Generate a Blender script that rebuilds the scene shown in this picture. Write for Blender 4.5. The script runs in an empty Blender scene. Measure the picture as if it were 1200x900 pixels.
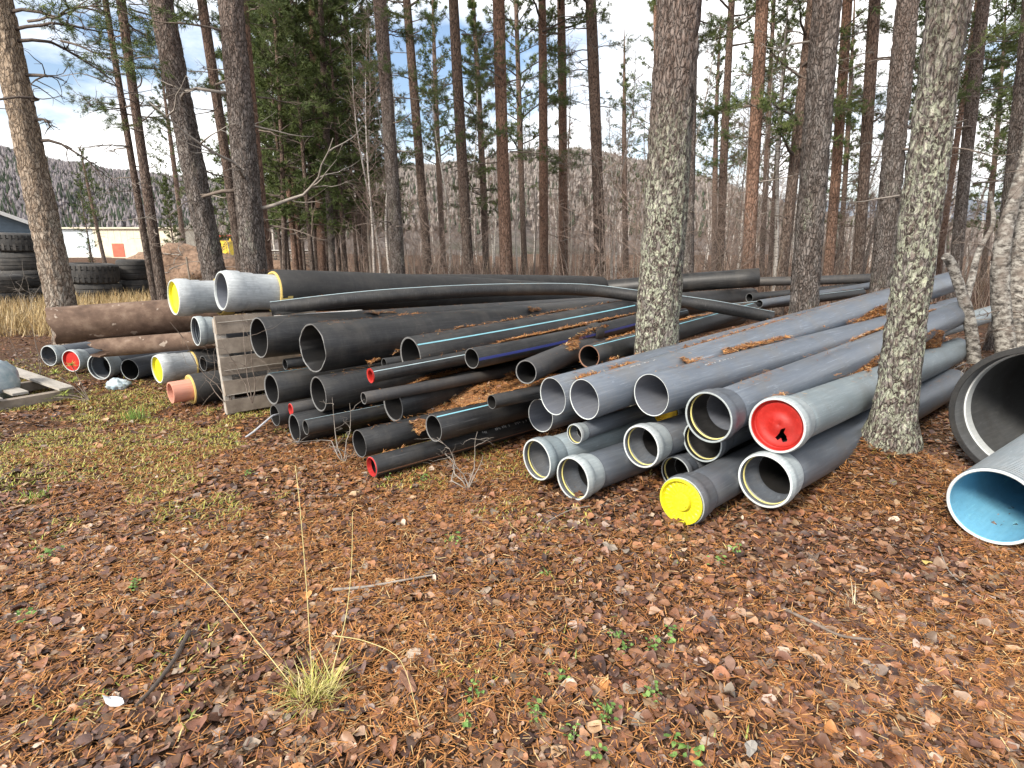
import bpy, math, random
import numpy as np
from mathutils import Vector, Matrix
R = math.radians
random.seed(7); rng = np.random.default_rng(7)
scene = bpy.context.scene
C = scene.collection

# ------------------------------------------------------------------ camera
FPX, PITCH, CAMH = 663.0, R(13.6), 1.65          # focal length in photo pixels (1200 wide), tilt, eye height
cam_d = bpy.data.cameras.new('camera'); cam = bpy.data.objects.new('camera', cam_d); C.objects.link(cam)
cam_d.sensor_fit = 'HORIZONTAL'; cam_d.sensor_width = 36; cam_d.lens = FPX / 1200 * 36
cam_d.clip_start = .05; cam_d.clip_end = 9000
cam.location = (0, 0, CAMH); cam.rotation_euler = (math.pi / 2 - PITCH, 0, 0)
scene.camera = cam
# ------------------------------------------------------------------ world and sun
SUN_EL, SUN_AZ = R(36), R(-138)                  # azimuth from +Y towards +X: light from the left and a little behind
w = bpy.data.worlds.new('World'); scene.world = w; w.use_nodes = True
nt = w.node_tree; nt.nodes.clear()
def wn(t): return nt.nodes.new(t)
sky = wn('ShaderNodeTexSky'); sky.sky_type = 'NISHITA'; sky.sun_disc = False
sky.sun_elevation = SUN_EL; sky.sun_rotation = SUN_AZ; sky.air_density = 1.0; sky.dust_density = 2.5
tc = wn('ShaderNodeTexCoord'); sep = wn('ShaderNodeSeparateXYZ'); nt.links.new(tc.outputs['Generated'], sep.inputs[0])
zz = wn('ShaderNodeMath'); zz.operation = 'MAXIMUM'; nt.links.new(sep.outputs[2], zz.inputs[0]); zz.inputs[1].default_value = 0.0
za = wn('ShaderNodeMath'); za.operation = 'ADD'; nt.links.new(zz.outputs[0], za.inputs[0]); za.inputs[1].default_value = .22
dx = wn('ShaderNodeMath'); dx.operation = 'DIVIDE'; nt.links.new(sep.outputs[0], dx.inputs[0]); nt.links.new(za.outputs[0], dx.inputs[1])
dy = wn('ShaderNodeMath'); dy.operation = 'DIVIDE'; nt.links.new(sep.outputs[1], dy.inputs[0]); nt.links.new(za.outputs[0], dy.inputs[1])
cmb = wn('ShaderNodeCombineXYZ'); nt.links.new(dx.outputs[0], cmb.inputs[0]); nt.links.new(dy.outputs[0], cmb.inputs[1]); cmb.inputs[2].default_value = 3.3
cn = wn('ShaderNodeTexNoise'); cn.inputs['Scale'].default_value = 1.15; cn.inputs['Detail'].default_value = 7; cn.inputs['Roughness'].default_value = .55
nt.links.new(cmb.outputs[0], cn.inputs['Vector'])
cr = wn('ShaderNodeValToRGB'); cr.color_ramp.elements[0].position = .375; cr.color_ramp.elements[1].position = .53
nt.links.new(cn.outputs[0], cr.inputs[0])
cn2 = wn('ShaderNodeTexNoise'); cn2.inputs['Scale'].default_value = 2.6; cn2.inputs['Detail'].default_value = 6
nt.links.new(cmb.outputs[0], cn2.inputs['Vector'])
cc = wn('ShaderNodeValToRGB'); cc.color_ramp.elements[0].position = .3; cc.color_ramp.elements[1].position = .65
cc.color_ramp.elements[0].color = (5.4, 5.6, 5.9, 1); cc.color_ramp.elements[1].color = (9.6, 9.5, 9.3, 1)
nt.links.new(cn2.outputs[0], cc.inputs[0])
mx = wn('ShaderNodeMix'); mx.data_type = 'RGBA'
nt.links.new(cr.outputs[0], mx.inputs['Factor']); nt.links.new(sky.outputs[0], mx.inputs['A']); nt.links.new(cc.outputs[0], mx.inputs['B'])
bg = wn('ShaderNodeBackground'); bg.inputs[1].default_value = .10
wo = wn('ShaderNodeOutputWorld'); nt.links.new(mx.outputs['Result'], bg.inputs[0]); nt.links.new(bg.outputs[0], wo.inputs[0])
sd = bpy.data.lights.new('sun', 'SUN'); sd.energy = 2.6; sd.angle = R(12); sd.color = (1, .92, .80)
so = bpy.data.objects.new('sun', sd); C.objects.link(so)
sv = Vector((math.sin(SUN_AZ) * math.cos(SUN_EL), math.cos(SUN_AZ) * math.cos(SUN_EL), math.sin(SUN_EL)))
so.rotation_euler = sv.to_track_quat('Z', 'Y').to_euler()
vs = scene.view_settings; vs.view_transform = 'Standard'; vs.look = 'None'; vs.gamma = 1; vs.exposure = 1.28; vs.use_curve_mapping = False
scene.cycles.max_bounces = 6; scene.cycles.diffuse_bounces = 3; scene.cycles.glossy_bounces = 2; scene.cycles.transparent_max_bounces = 4

# ------------------------------------------------------------------ measuring helpers (photo pixel + distance -> place in the world)
cp, sp = math.cos(PITCH), math.sin(PITCH)
def W(px, py, d):
    xc = (px - 600) / FPX * d; yc = (450 - py) / FPX * d
    return Vector((xc, d * cp + yc * sp, CAMH - d * sp + yc * cp))
def at_Y(px, py, Y):
    v = W(px, py, 1) - Vector((0, 0, CAMH)); return Vector((0, 0, CAMH)) + v * (Y / v.y)
def G_(px, py):                                   # on flat ground
    v = W(px, py, 1) - Vector((0, 0, CAMH)); return Vector((0, 0, CAMH)) + v * (-CAMH / v.z)
_tab = np.random.default_rng(3).random((256, 256))
def vnoise(x, y, s=1.0, o=0):
    x = np.asarray(x, float) * s + 37.7 * o + 500; y = np.asarray(y, float) * s + 91.3 * o + 500
    xi = np.floor(x).astype(int); yi = np.floor(y).astype(int); fx = x - xi; fy = y - yi
    fx = fx * fx * (3 - 2 * fx); fy = fy * fy * (3 - 2 * fy)
    t = lambda a, b: _tab[a % 256, b % 256]
    return (t(xi, yi) * (1 - fx) + t(xi + 1, yi) * fx) * (1 - fy) + (t(xi, yi + 1) * (1 - fx) + t(xi + 1, yi + 1) * fx) * fy
TREE_MOUND = (2.77, 4.05)
def gh(x, y):
    x = np.asarray(x, float); y = np.asarray(y, float)
    near = np.clip(1.5 - np.hypot(x, y - 4) / 12, 0, 1)
    h = (vnoise(x, y, 1.1) - .5) * .05 * near + (vnoise(x, y, 4.0, 2) - .5) * .022 * near
    h = h + .29 * np.exp(-(((x - TREE_MOUND[0]) / np.where(x > TREE_MOUND[0], .26, .44)) ** 2 + ((y - TREE_MOUND[1]) / .42) ** 2) / 2)
    h = h + .15 * np.exp(-((x - 6.3) ** 2 / .5 + (y - 6.9) ** 2 / .5))
    d = np.hypot(x, y)
    h = h + (vnoise(x, y, .09, 5) - .5) * .8 * np.clip((d - 16) / 20, 0, 1)
    return h - .015
def ghs(x, y): return float(gh(x, y))

# ------------------------------------------------------------------ materials
def mat(name, base=(.5, .5, .5), rough=.6, spec=.5):
    m = bpy.data.materials.new(name); m.use_nodes = True
    b = m.node_tree.nodes['Principled BSDF']
    b.inputs['Base Color'].default_value = (*base, 1); b.inputs['Roughness'].default_value = rough
    b.inputs['Specular IOR Level'].default_value = spec
    return m
class NB:
    def __init__(s, m): s.m = m; s.t = m.node_tree; s.b = s.t.nodes['Principled BSDF']
    def n(s, t, **k):
        o = s.t.nodes.new(t)
        for a, v in k.items(): setattr(o, a, v)
        return o
    def l(s, a, b): s.t.links.new(a, b)
    def coord(s, scale=(1, 1, 1), out='Object', rnd=True):
        tc = s.n('ShaderNodeTexCoord'); mp = s.n('ShaderNodeMapping'); mp.inputs['Scale'].default_value = scale
        s.l(tc.outputs[out], mp.inputs['Vector'])
        if rnd:
            oi = s.n('ShaderNodeObjectInfo'); vm = s.n('ShaderNodeVectorMath', operation='SCALE'); vm.inputs[0].default_value = (17, 31, 53)
            s.l(oi.outputs['Random'], vm.inputs['Scale']); s.l(vm.outputs[0], mp.inputs['Location'])
        return mp.outputs[0]
    def noise(s, v, scale, detail=4, rough=.55, dist=0):
        o = s.n('ShaderNodeTexNoise'); o.inputs['Scale'].default_value = scale; o.inputs['Detail'].default_value = detail
        o.inputs['Roughness'].default_value = rough; o.inputs['Distortion'].default_value = dist
        s.l(v, o.inputs['Vector']); return o.outputs[0]
    def vor(s, v, scale, feature='F1', out='Distance'):
        o = s.n('ShaderNodeTexVoronoi', feature=feature); o.inputs['Scale'].default_value = scale
        s.l(v, o.inputs['Vector']); return o.outputs[out]
    def ramp(s, f, stops):
        o = s.n('ShaderNodeValToRGB'); e = o.color_ramp.elements
        while len(e) < len(stops): e.new(.5)
        for i, (p, c) in enumerate(stops):
            e[i].position = p; e[i].color = (*c, 1) if len(c) == 3 else c
        s.l(f, o.inputs[0]); return o.outputs[0]
    def step(s, f, a, b, inv=False):
        o = s.n('ShaderNodeMapRange'); o.inputs[1].default_value = a; o.inputs[2].default_value = b
        if inv: o.inputs[3].default_value = 1; o.inputs[4].default_value = 0
        s.l(f, o.inputs[0]); return o.outputs[0]
    def mix(s, f, a, b, mode='MIX'):
        o = s.n('ShaderNodeMix', data_type='RGBA', blend_type=mode)
        for k, v in (('Factor', f), ('A', a), ('B', b)):
            if hasattr(v, 'links'): s.l(v, o.inputs[k])
            else: o.inputs[k].default_value = v if k == 'Factor' else (*v, 1)
        return o.outputs['Result']
    def math(s, op, a, b):
        o = s.n('ShaderNodeMath', operation=op)
        for i, v in enumerate((a, b)):
            if hasattr(v, 'links'): s.l(v, o.inputs[i])
            else: o.inputs[i].default_value = v
        return o.outputs[0]
    def color(s, c): s.l(c, s.b.inputs['Base Color'])
    def roughness(s, f, a, b):
        s.l(s.ramp(f, [(0, (a,) * 3), (1, (b,) * 3)]), s.b.inputs['Roughness'])
    def bump(s, h, dist=.01, strength=1.0):
        o = s.n('ShaderNodeBump'); o.inputs['Strength'].default_value = strength; o.inputs['Distance'].default_value = dist
        s.l(h, o.inputs['Height']); s.l(o.outputs[0], s.b.inputs['Normal'])
    def rand(s): return s.n('ShaderNodeObjectInfo').outputs['Random']
M = {}
def plastic(name, c0, c1, dirt, rough, dirt_amt=.5, scratch=.35, blot_s=3.0):
    m = mat(name, c0, rough, .5); b = NB(m)
    v = b.coord(); vs_ = b.coord((1, 1, .06))
    streak = b.noise(vs_, 70, 3, .6); blot = b.noise(v, blot_s, 6, .65); fine = b.noise(v, 45, 3)
    c = b.mix(b.step(streak, .45, .75), c0, c1)
    c = b.mix(b.math('MULTIPLY', b.step(blot, .47, .72), dirt_amt), c, dirt)
    c = b.mix(b.math('MULTIPLY', b.step(b.noise(b.coord((1, 1, .02)), 130, 2), .66, .72), scratch), c, tuple(min(1, x * 2.2 + .05) for x in c1))
    c = b.mix(b.math('MULTIPLY', b.step(fine, .55, .8), .3), c, dirt)
    rg = b.noise(b.coord((.35, .35, 5)), 3.2, 5, .7); c = b.mix(b.math('MULTIPLY', b.step(rg, .50, .72), dirt_amt * .32), c, tuple(min(1, x * 1.25) for x in dirt))
    sc = b.noise(b.coord((1, 1, .25)), 22, 5, .75); c = b.mix(b.math('MULTIPLY', b.step(sc, .60, .68), dirt_amt * .5), c, tuple(min(1, x * 1.9 + .02) for x in c1))
    c = b.mix(b.step(b.rand(), 0, 1), c, b.mix(1.0, c, (.78, .78, .78), 'MULTIPLY'))
    b.color(c); b.roughness(b.mix(.5, blot, streak), rough - .12, rough + .22); b.bump(b.mix(.5, streak, fine), .0008, .6)
    M[name] = m; return m
plastic('black_pe', (.014, .0145, .016), (.03, .031, .033), (.075, .068, .06), .43, .5, .55)
plastic('black_casing', (.018, .018, .019), (.03, .03, .031), (.07, .064, .058), .62, .5, .15)
plastic('grey_black', (.04, .04, .043), (.062, .06, .062), (.10, .085, .07), .55, .6)
plastic('cut_edge', (.13, .135, .14), (.22, .22, .225), (.10, .09, .08), .7, .6)
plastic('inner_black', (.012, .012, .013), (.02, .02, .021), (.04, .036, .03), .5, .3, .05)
plastic('pvc_grey', (.108, .128, .16), (.155, .178, .212), (.15, .142, .13), .33, .55, .5)
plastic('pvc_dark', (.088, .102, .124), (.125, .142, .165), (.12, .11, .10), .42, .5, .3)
plastic('pvc_inner', (.15, .165, .20), (.19, .205, .24), (.12, .11, .10), .45, .3, .1)
plastic('pvc_socket', (.34, .39, .41), (.45, .50, .51), (.24, .24, .235), .5, .5, .2)
plastic('pvc_green', (.20, .245, .27), (.27, .32, .345), (.18, .18, .17), .45, .5, .2)
plastic('pvc_rim', (.52, .57, .585), (.64, .68, .69), (.36, .36, .35), .5, .5, .1)
plastic('frost_grey', (.42, .45, .47), (.60, .63, .65), (.20, .21, .22), .6, .5, .2, 9)
plastic('yellow_cap', (.72, .66, .015), (.80, .74, .04), (.42, .36, .05), .36, .5, .05)
plastic('orange_cap', (.78, .50, .03), (.84, .58, .05), (.5, .34, .06), .4, .25, .05)
plastic('red_cap', (.46, .018, .014), (.56, .03, .022), (.22, .02, .016), .34, .6, .05)
plastic('red_ring', (.55, .03, .03), (.68, .06, .05), (.30, .05, .04), .5, .4, .05)
plastic('pink_clay', (.62, .27, .19), (.72, .36, .27), (.45, .25, .19), .6, .5, .1)
plastic('foam', (.62, .46, .14), (.72, .56, .2), (.30, .2, .08), .85, .6, .1)
plastic('seal', (.62, .56, .20), (.70, .64, .28), (.35, .33, .2), .5, .4, .05)
plastic('stripe_blue', (.22, .50, .60), (.28, .58, .68), (.16, .26, .28), .45, .35, .1)
plastic('stripe_navy', (.035, .05, .24), (.05, .07, .32), (.04, .04, .10), .45, .35, .1)
plastic('stripe_pale', (.42, .55, .60), (.50, .62, .66), (.2, .25, .27), .45, .35, .1)
plastic('stripe_brown', (.22, .11, .07), (.28, .15, .09), (.12, .08, .06), .5, .35, .1)
plastic('print_white', (.62, .62, .60), (.7, .7, .68), (.2, .2, .2), .6, .6, .1)
plastic('blue_inner', (.16, .42, .60), (.20, .48, .66), (.10, .22, .28), .38, .4, .1)
plastic('rib_grey', (.16, .19, .215), (.22, .245, .27), (.15, .15, .145), .42, .5, .2)
plastic('culvert_black', (.017, .018, .02), (.03, .031, .033), (.06, .056, .05), .5, .5, .1)
plastic('culvert_inner', (.085, .09, .097), (.12, .125, .13), (.05, .046, .04), .55, .5, .1)
plastic('white_plastic', (.62, .66, .68), (.72, .75, .76), (.45, .45, .44), .45, .4, .1)
plastic('rubber', (.026, .026, .027), (.045, .044, .044), (.11, .10, .09), .8, .8, .1)
def simple(name, c0, c1, scale=8, rough=.8, bump=.002, stretch=(1, 1, 1), detail=5):
    m = mat(name, c0, rough); b = NB(m); v = b.coord(stretch); n = b.noise(v, scale, detail, .6)
    b.color(b.ramp(n, [(.3, c0), (.7, c1)])); b.bump(n, bump); M[name] = m; return m
simple('old_wood', (.15, .12, .095), (.30, .255, .21), 9, .85, .003, (1, 1, 1))
simple('wood_grey', (.24, .22, .195), (.40, .375, .34), 14, .85, .003, (.25, 1, 1))
simple('twig', (.10, .075, .06), (.20, .165, .14), 30, .9, .001)
simple('twig_grey', (.17, .145, .125), (.30, .27, .24), 30, .9, .001)
simple('twig_dark', (.05, .038, .032), (.11, .085, .07), 30, .9, .001)
simple('twig_mauve', (.16, .115, .095), (.29, .22, .185), 6, .9, .001)
simple('clapboard_blue', (.095, .135, .175), (.13, .175, .22), 4, .7, .001)
simple('white_paint', (.68, .68, .66), (.8, .8, .78), 3, .6, .001)
simple('metal_white', (.52, .60, .66), (.66, .72, .76), 2, .5, .001)
simple('cream_wall', (.60, .54, .42), (.70, .64, .52), 2, .7, .001)
simple('red_door', (.50, .10, .06), (.60, .15, .09), 2, .6, .001)
simple('roof_dark', (.08, .085, .09), (.13, .135, .14), 4, .7, .002)
simple('yellow_paint', (.75, .52, .03), (.82, .62, .06), 3, .5, .001)
simple('red_paint', (.55, .05, .03), (.65, .09, .05), 3, .5, .001)
simple('glass_dark', (.03, .04, .05), (.05, .06, .07), 2, .15, .0)
simple('soil_heap', (.12, .075, .052), (.30, .20, .14), 7, .95, .06)
simple('sack', (.45, .34, .2), (.6, .48, .3), 6, .9, .01)
simple('bag_plastic', (.26, .36, .43), (.52, .58, .62), 14, .35, .003)
simple('paper', (.55, .57, .60), (.68, .70, .72), 10, .7, .002)
simple('cable_grey', (.30, .31, .34), (.38, .39, .42), 10, .5, .001)
simple('steel_rim', (.3, .3, .3), (.4, .4, .4), 8, .5, .001)
# rusty steel
m = mat('rust', (.2, .1, .06), .85, .3); b = NB(m); v = b.coord(); n1 = b.noise(v, 6, 8, .65); n2 = b.noise(v, 40, 4)
c = b.ramp(n1, [(.3, (.075, .048, .036)), (.5, (.14, .092, .068)), (.62, (.20, .14, .105)), (.78, (.28, .22, .18))])
c = b.mix(b.math('MULTIPLY', b.step(b.noise(v, 9, 2), .66, .70), .7), c, (.45, .38, .32)); b.color(c); b.bump(b.mix(.5, n1, n2), .004); M['rust'] = m
# bark
def bark(name, plate, crack, red, red_lo, red_hi, lichen, lich_c=(.40, .43, .30), scale=26, grey=(.30, .275, .255)):
    m = mat(name, plate, .9, .15); b = NB(m)
    v = b.coord((1, 1, .36), rnd=True)
    w_ = b.n('ShaderNodeMixRGB'); w_.inputs[0].default_value = .09
    tn = b.n('ShaderNodeTexNoise'); tn.inputs['Scale'].default_value = 11; tn.inputs['Detail'].default_value = 4; b.l(v, tn.inputs['Vector'])
    b.l(v, w_.inputs[1]); b.l(tn.outputs['Color'], w_.inputs[2]); wv = w_.outputs[0]
    e = b.vor(wv, scale, 'DISTANCE_TO_EDGE'); ce = b.vor(wv, scale, 'F1', 'Color')
    nf = b.noise(v, 62, 6, .75); nm = b.noise(v, 15, 6, .72); big = b.noise(v, 2.2, 4)
    base = b.ramp(nm, [(.30, tuple(x * .5 for x in plate)), (.46, plate), (.60, grey), (.74, tuple(x * .8 for x in plate))])
    sx0 = b.n('ShaderNodeSeparateColor'); b.l(ce, sx0.inputs[0])
    base = b.mix(b.math('MULTIPLY', sx0.outputs[0], .55), base, b.mix(1.0, base, (.52, .5, .5), 'MULTIPLY'))
    tcn = b.n('ShaderNodeTexCoord'); sx = b.n('ShaderNodeSeparateXYZ'); b.l(tcn.outputs['Object'], sx.inputs[0])
    hz = b.math('ADD', sx.outputs[2], b.math('MULTIPLY', b.math('SUBTRACT', big, .5), 3.0))
    base = b.mix(b.math('MULTIPLY', b.step(hz, red_lo, red_hi), .8), base, b.mix(b.step(nm, .3, .7), red, tuple(x * 1.4 for x in red)))
    ew = b.math('ADD', e, b.math('MULTIPLY', b.math('SUBTRACT', nf, .5), .34))
    base = b.mix(b.math('MULTIPLY', b.step(ew, .02, .10, True), .85), base, crack)
    base = b.mix(b.math('MULTIPLY', b.step(nf, .50, .66), .45), base, tuple(x * 1.35 for x in grey))
    if lichen > 0:
        ln = b.noise(b.coord((1, 1, .7)), 34, 6, .75, .8); patch = b.noise(b.coord((1, 1, .45)), 3.2, 3)
        lm = b.math('MULTIPLY', b.step(ln, .50, .55), b.step(patch, .62 - lichen * .42, .78 - lichen * .42))
        lm = b.math('MULTIPLY', lm, b.step(hz, 1.6, 3.0, True))
        base = b.mix(lm, base, b.mix(b.step(nf, .3, .7), lich_c, (.52, .54, .45)))
    b.color(base); b.bump(b.math('ADD', b.step(ew, 0, .22), b.math('ADD', b.math('MULTIPLY', nf, .8), b.math('MULTIPLY', nm, .9))), .02, 1.0)
    M[name] = m
bark('bark_near', (.155, .125, .11), (.034, .028, .024), (.215, .145, .115), 3.0, 7.0, .14, scale=38, grey=(.27, .245, .23))
bark('bark_lichen', (.155, .122, .106), (.034, .027, .023), (.22, .14, .11), 2.4, 5.5, .78, scale=36, grey=(.28, .255, .24))
bark('bark_mid', (.135, .10, .083), (.04, .03, .026), (.185, .12, .092), 1.5, 6.0, 0, scale=22, grey=(.205, .175, .155))
bark('bark_red', (.19, .125, .095), (.055, .036, .028), (.26, .15, .105), .5, 4.0, 0, scale=22, grey=(.24, .18, .15))
bark('bark_pale', (.27, .205, .16), (.09, .065, .05), (.36, .27, .19), .6, 4.5, .12, scale=27, grey=(.43, .39, .34))
m = mat('birch', (.6, .58, .55), .8, .2); b = NB(m); v = b.coord((1, 1, 3.2)); n = b.noise(v, 9, 5, .65); n2 = b.noise(b.coord((1, 1, .5)), 5, 4)
c = b.ramp(n, [(.36, (.06, .05, .045)), (.44, (.42, .39, .36)), (.62, (.60, .57, .53)), (.8, (.34, .31, .28))])
c = b.mix(b.math('MULTIPLY', b.step(n2, .55, .7), .7), c, (.20, .165, .14)); b.color(c); b.bump(n, .006); M['birch'] = m
m = mat('birch_lichen', (.5, .48, .45), .85, .2); b = NB(m); v = b.coord((1, 1, 1.6)); n = b.noise(v, 15, 6, .7); n2 = b.noise(b.coord(), 5, 4)
c = b.ramp(n, [(.38, (.045, .04, .036)), (.48, (.16, .145, .13)), (.60, (.36, .345, .315)), (.8, (.22, .21, .185))])
c = b.mix(b.math('MULTIPLY', b.step(n2, .52, .66), .7), c, (.17, .14, .12)); b.color(c); b.bump(n, .015); M['birch_lichen'] = m
# things coloured by their own random colour
def colattr(name, rough=.8, trans=0, spec=.3):
    m = mat(name, (.3, .2, .1), rough, spec); b = NB(m); a = b.n('ShaderNodeAttribute', attribute_name='col')
    n = b.noise(b.coord(rnd=False), 60, 3); b.color(b.mix(b.math('MULTIPLY', b.step(n, .4, .75), .45), a.outputs['Color'], b.mix(1.0, a.outputs['Color'], (.5, .45, .42), 'MULTIPLY')))
    M[name] = m; return m
colattr('leaf', .48, spec=.5); colattr('needle_fall', .7); colattr('green_leaf', .6)
def foliage(name, c0, c1):
    m = mat(name, c0, .65, .25); b = NB(m); n = b.noise(b.coord(), 1.6, 3)
    b.color(b.mix(b.rand(), b.ramp(n, [(.35, c0), (.65, c1)]), b.ramp(n, [(.35, tuple(x * .75 for x in c0)), (.65, tuple(x * .8 for x in c1))]))); M[name] = m
foliage('pine_needles', (.075, .112, .036), (.135, .17, .052))
foliage('spruce_needles', (.085, .12, .038), (.145, .175, .055))
# forest floor
m = mat('forest_floor', (.1, .06, .04), .95, .2); b = NB(m); v = b.coord(out='Object', rnd=False)
n1 = b.noise(v, .9, 5, .6); n2 = b.noise(v, 22, 6, .7); n3 = b.noise(v, 90, 3)
c = b.ramp(n2, [(.3, (.022, .013, .009)), (.5, (.07, .036, .02)), (.7, (.15, .075, .038))])
c = b.mix(b.math('MULTIPLY', b.step(n3, .52, .72), .5), c, (.20, .11, .065))
c = b.mix(b.math('MULTIPLY', b.step(n1, .55, .7), .45), c, (.10, .085, .035))
b.color(c); b.bump(b.mix(.4, n2, n3), .03); M['forest_floor'] = m
m = mat('hill_forest', (.1, .1, .08), .95, .1); b = NB(m); v = b.coord(out='Object', rnd=False)
n1 = b.noise(v, .012, 6, .6); n2 = b.noise(v, .12, 6, .75)
c = b.ramp(n2, [(.3, (.10, .085, .078)), (.5, (.17, .145, .132)), (.7, (.22, .19, .172))])
c = b.mix(b.step(n1, .50, .62), c, b.ramp(n2, [(.3, (.025, .035, .022)), (.7, (.07, .08, .045))])); b.color(c); b.bump(n2, 6.0); M['hill_forest'] = m
simple('far_mountain', (.10, .13, .17), (.16, .19, .23), .02, .95, .0)  # distance haze painted into the blue-grey base colour; there is no haze volume
simple('needle_mat', (.11, .052, .024), (.30, .15, .062), 70, .9, .006)
simple('dry_grass', (.36, .25, .11), (.55, .42, .22), 3, .8, .001)
simple('straw', (.42, .36, .14), (.62, .55, .27), 6, .7, .001)

# ------------------------------------------------------------------ mesh helpers
def mesh_from(name, verts, faces, mats, midx=None, smooth=True, sharp=40):
    me = bpy.data.meshes.new(name); me.from_pydata([tuple(v) for v in verts], [], faces)
    for k in mats: me.materials.append(M[k] if isinstance(k, str) else k)
    if midx is not None: me.polygons.foreach_set('material_index', np.asarray(midx, np.int32))
    me.polygons.foreach_set('use_smooth', [smooth] * len(me.polygons)); me.update()
    if smooth and sharp: me.set_sharp_from_angle(angle=R(sharp))
    return me
def tri_mesh(name, V, F, mats, col=None, midx=None, smooth=False):      # fast: V (n,3), F (m,k)
    me = bpy.data.meshes.new(name); V = np.ascontiguousarray(V, np.float32); F = np.ascontiguousarray(F, np.int32); k = F.shape[1]
    me.vertices.add(len(V)); me.vertices.foreach_set('co', V.ravel())
    me.loops.add(F.size); me.loops.foreach_set('vertex_index', F.ravel())
    me.polygons.add(len(F)); me.polygons.foreach_set('loop_start', np.arange(len(F), dtype=np.int32) * k)
    try: me.polygons.foreach_set('loop_total', np.full(len(F), k, np.int32))
    except Exception: pass
    for q in mats: me.materials.append(M[q])
    if midx is not None: me.polygons.foreach_set('material_index', np.asarray(midx, np.int32))
    me.polygons.foreach_set('use_smooth', np.full(len(F), smooth))
    if col is not None:
        a = me.color_attributes.new('col', 'FLOAT_COLOR', 'POINT'); a.data.foreach_set('color', np.c_[col, np.ones(len(col))].astype(np.float32).ravel())
    me.update(calc_edges=True); return me
def link(name, me, parent=None, loc=None):
    o = bpy.data.objects.new(name, me); C.objects.link(o)
    if parent: o.parent = parent
    if loc is not None: o.location = loc
    return o
def tag(o, label=None, cat=None, group=None, kind=None):
    if label: o['label'] = label
    if cat: o['category'] = cat
    if group: o['group'] = group
    if kind: o['kind'] = kind
    return o
def thing(name, label, cat, loc=(0, 0, 0), rot=None, group=None):
    o = bpy.data.objects.new(name, None); o.empty_display_size = .1; C.objects.link(o); o.location = loc
    if rot is not None: o.rotation_euler = rot
    return tag(o, label, cat, group)
def copy_tree(o, parent=None):
    c = o.copy(); C.objects.link(c); c.parent = parent
    for ch in list(o.children): copy_tree(ch, c)
    return c
class MB:
    def __init__(s): s.v = []; s.f = []; s.m = []
    def add(s, v, f, m=0):
        o = len(s.v); s.v += [tuple(p) for p in v]; s.f += [tuple(i + o for i in q) for q in f]; s.m += [m] * len(f); return s
    def box(s, x0, x1, y0, y1, z0, z1, m=0, mtx=None):
        v = [Vector((x, y, z)) for z in (z0, z1) for y in (y0, y1) for x in (x0, x1)]
        if mtx is not None: v = [mtx @ p for p in v]
        return s.add(v, [(0, 2, 3, 1), (4, 5, 7, 6), (0, 1, 5, 4), (2, 6, 7, 3), (0, 4, 6, 2), (1, 3, 7, 5)], m)
    def tube(s, pts, rad, seg=8, m=0, cap=True):
        pts = [Vector(p) for p in pts]; n = len(pts)
        t = (pts[1] - pts[0]).normalized(); u = t.orthogonal().normalized(); vv = []
        for i in range(n):
            t2 = (pts[min(i + 1, n - 1)] - pts[max(i - 1, 0)]).normalized()
            q = t.rotation_difference(t2); u = q @ u; t = t2; u = (u - t * u.dot(t)).normalized(); w_ = t.cross(u)
            for k in range(seg):
                a = 2 * math.pi * k / seg; vv.append(pts[i] + (u * math.cos(a) + w_ * math.sin(a)) * rad[i])
        ff = [(i * seg + k, i * seg + (k + 1) % seg, (i + 1) * seg + (k + 1) % seg, (i + 1) * seg + k) for i in range(n - 1) for k in range(seg)]
        if cap: ff += [tuple(range(seg - 1, -1, -1)), tuple((n - 1) * seg + k for k in range(seg))]
        return s.add(vv, ff, m)
    def lathe(s, prof, seg=40, m=None, close=False, off=None):          # prof: (z, r) about local Z
        vv = []
        for (z, r) in prof:
            ox, oy = off(z) if off else (0, 0)
            vv += [(ox + r * math.cos(2 * math.pi * k / seg), oy + r * math.sin(2 * math.pi * k / seg), z) for k in range(seg)]
        n = len(prof); o = len(s.v); s.v += vv
        for i in range(n if close else n - 1):
            j = (i + 1) % n
            for k in range(seg):
                k2 = (k + 1) % seg; s.f.append((o + i * seg + k, o + j * seg + k, o + j * seg + k2, o + i * seg + k2)); s.m.append(m[i] if m else 0)
        return s
    def disc(s, z, r, seg=40, m=0, flip=False):
        o = len(s.v); s.v += [(r * math.cos(2 * math.pi * k / seg), r * math.sin(2 * math.pi * k / seg), z) for k in range(seg)]
        f = list(range(o, o + seg)); s.f.append(tuple(f if flip else f[::-1])); s.m.append(m); return s
    def mesh(s, name, mats, smooth=True, sharp=40): return mesh_from(name, s.v, s.f, mats, s.m, smooth, sharp)
    def obj(s, name, mats, parent=None, smooth=True, sharp=40, loc=None):
        return link(name, s.mesh(name, mats, smooth, sharp), parent, loc)

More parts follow.
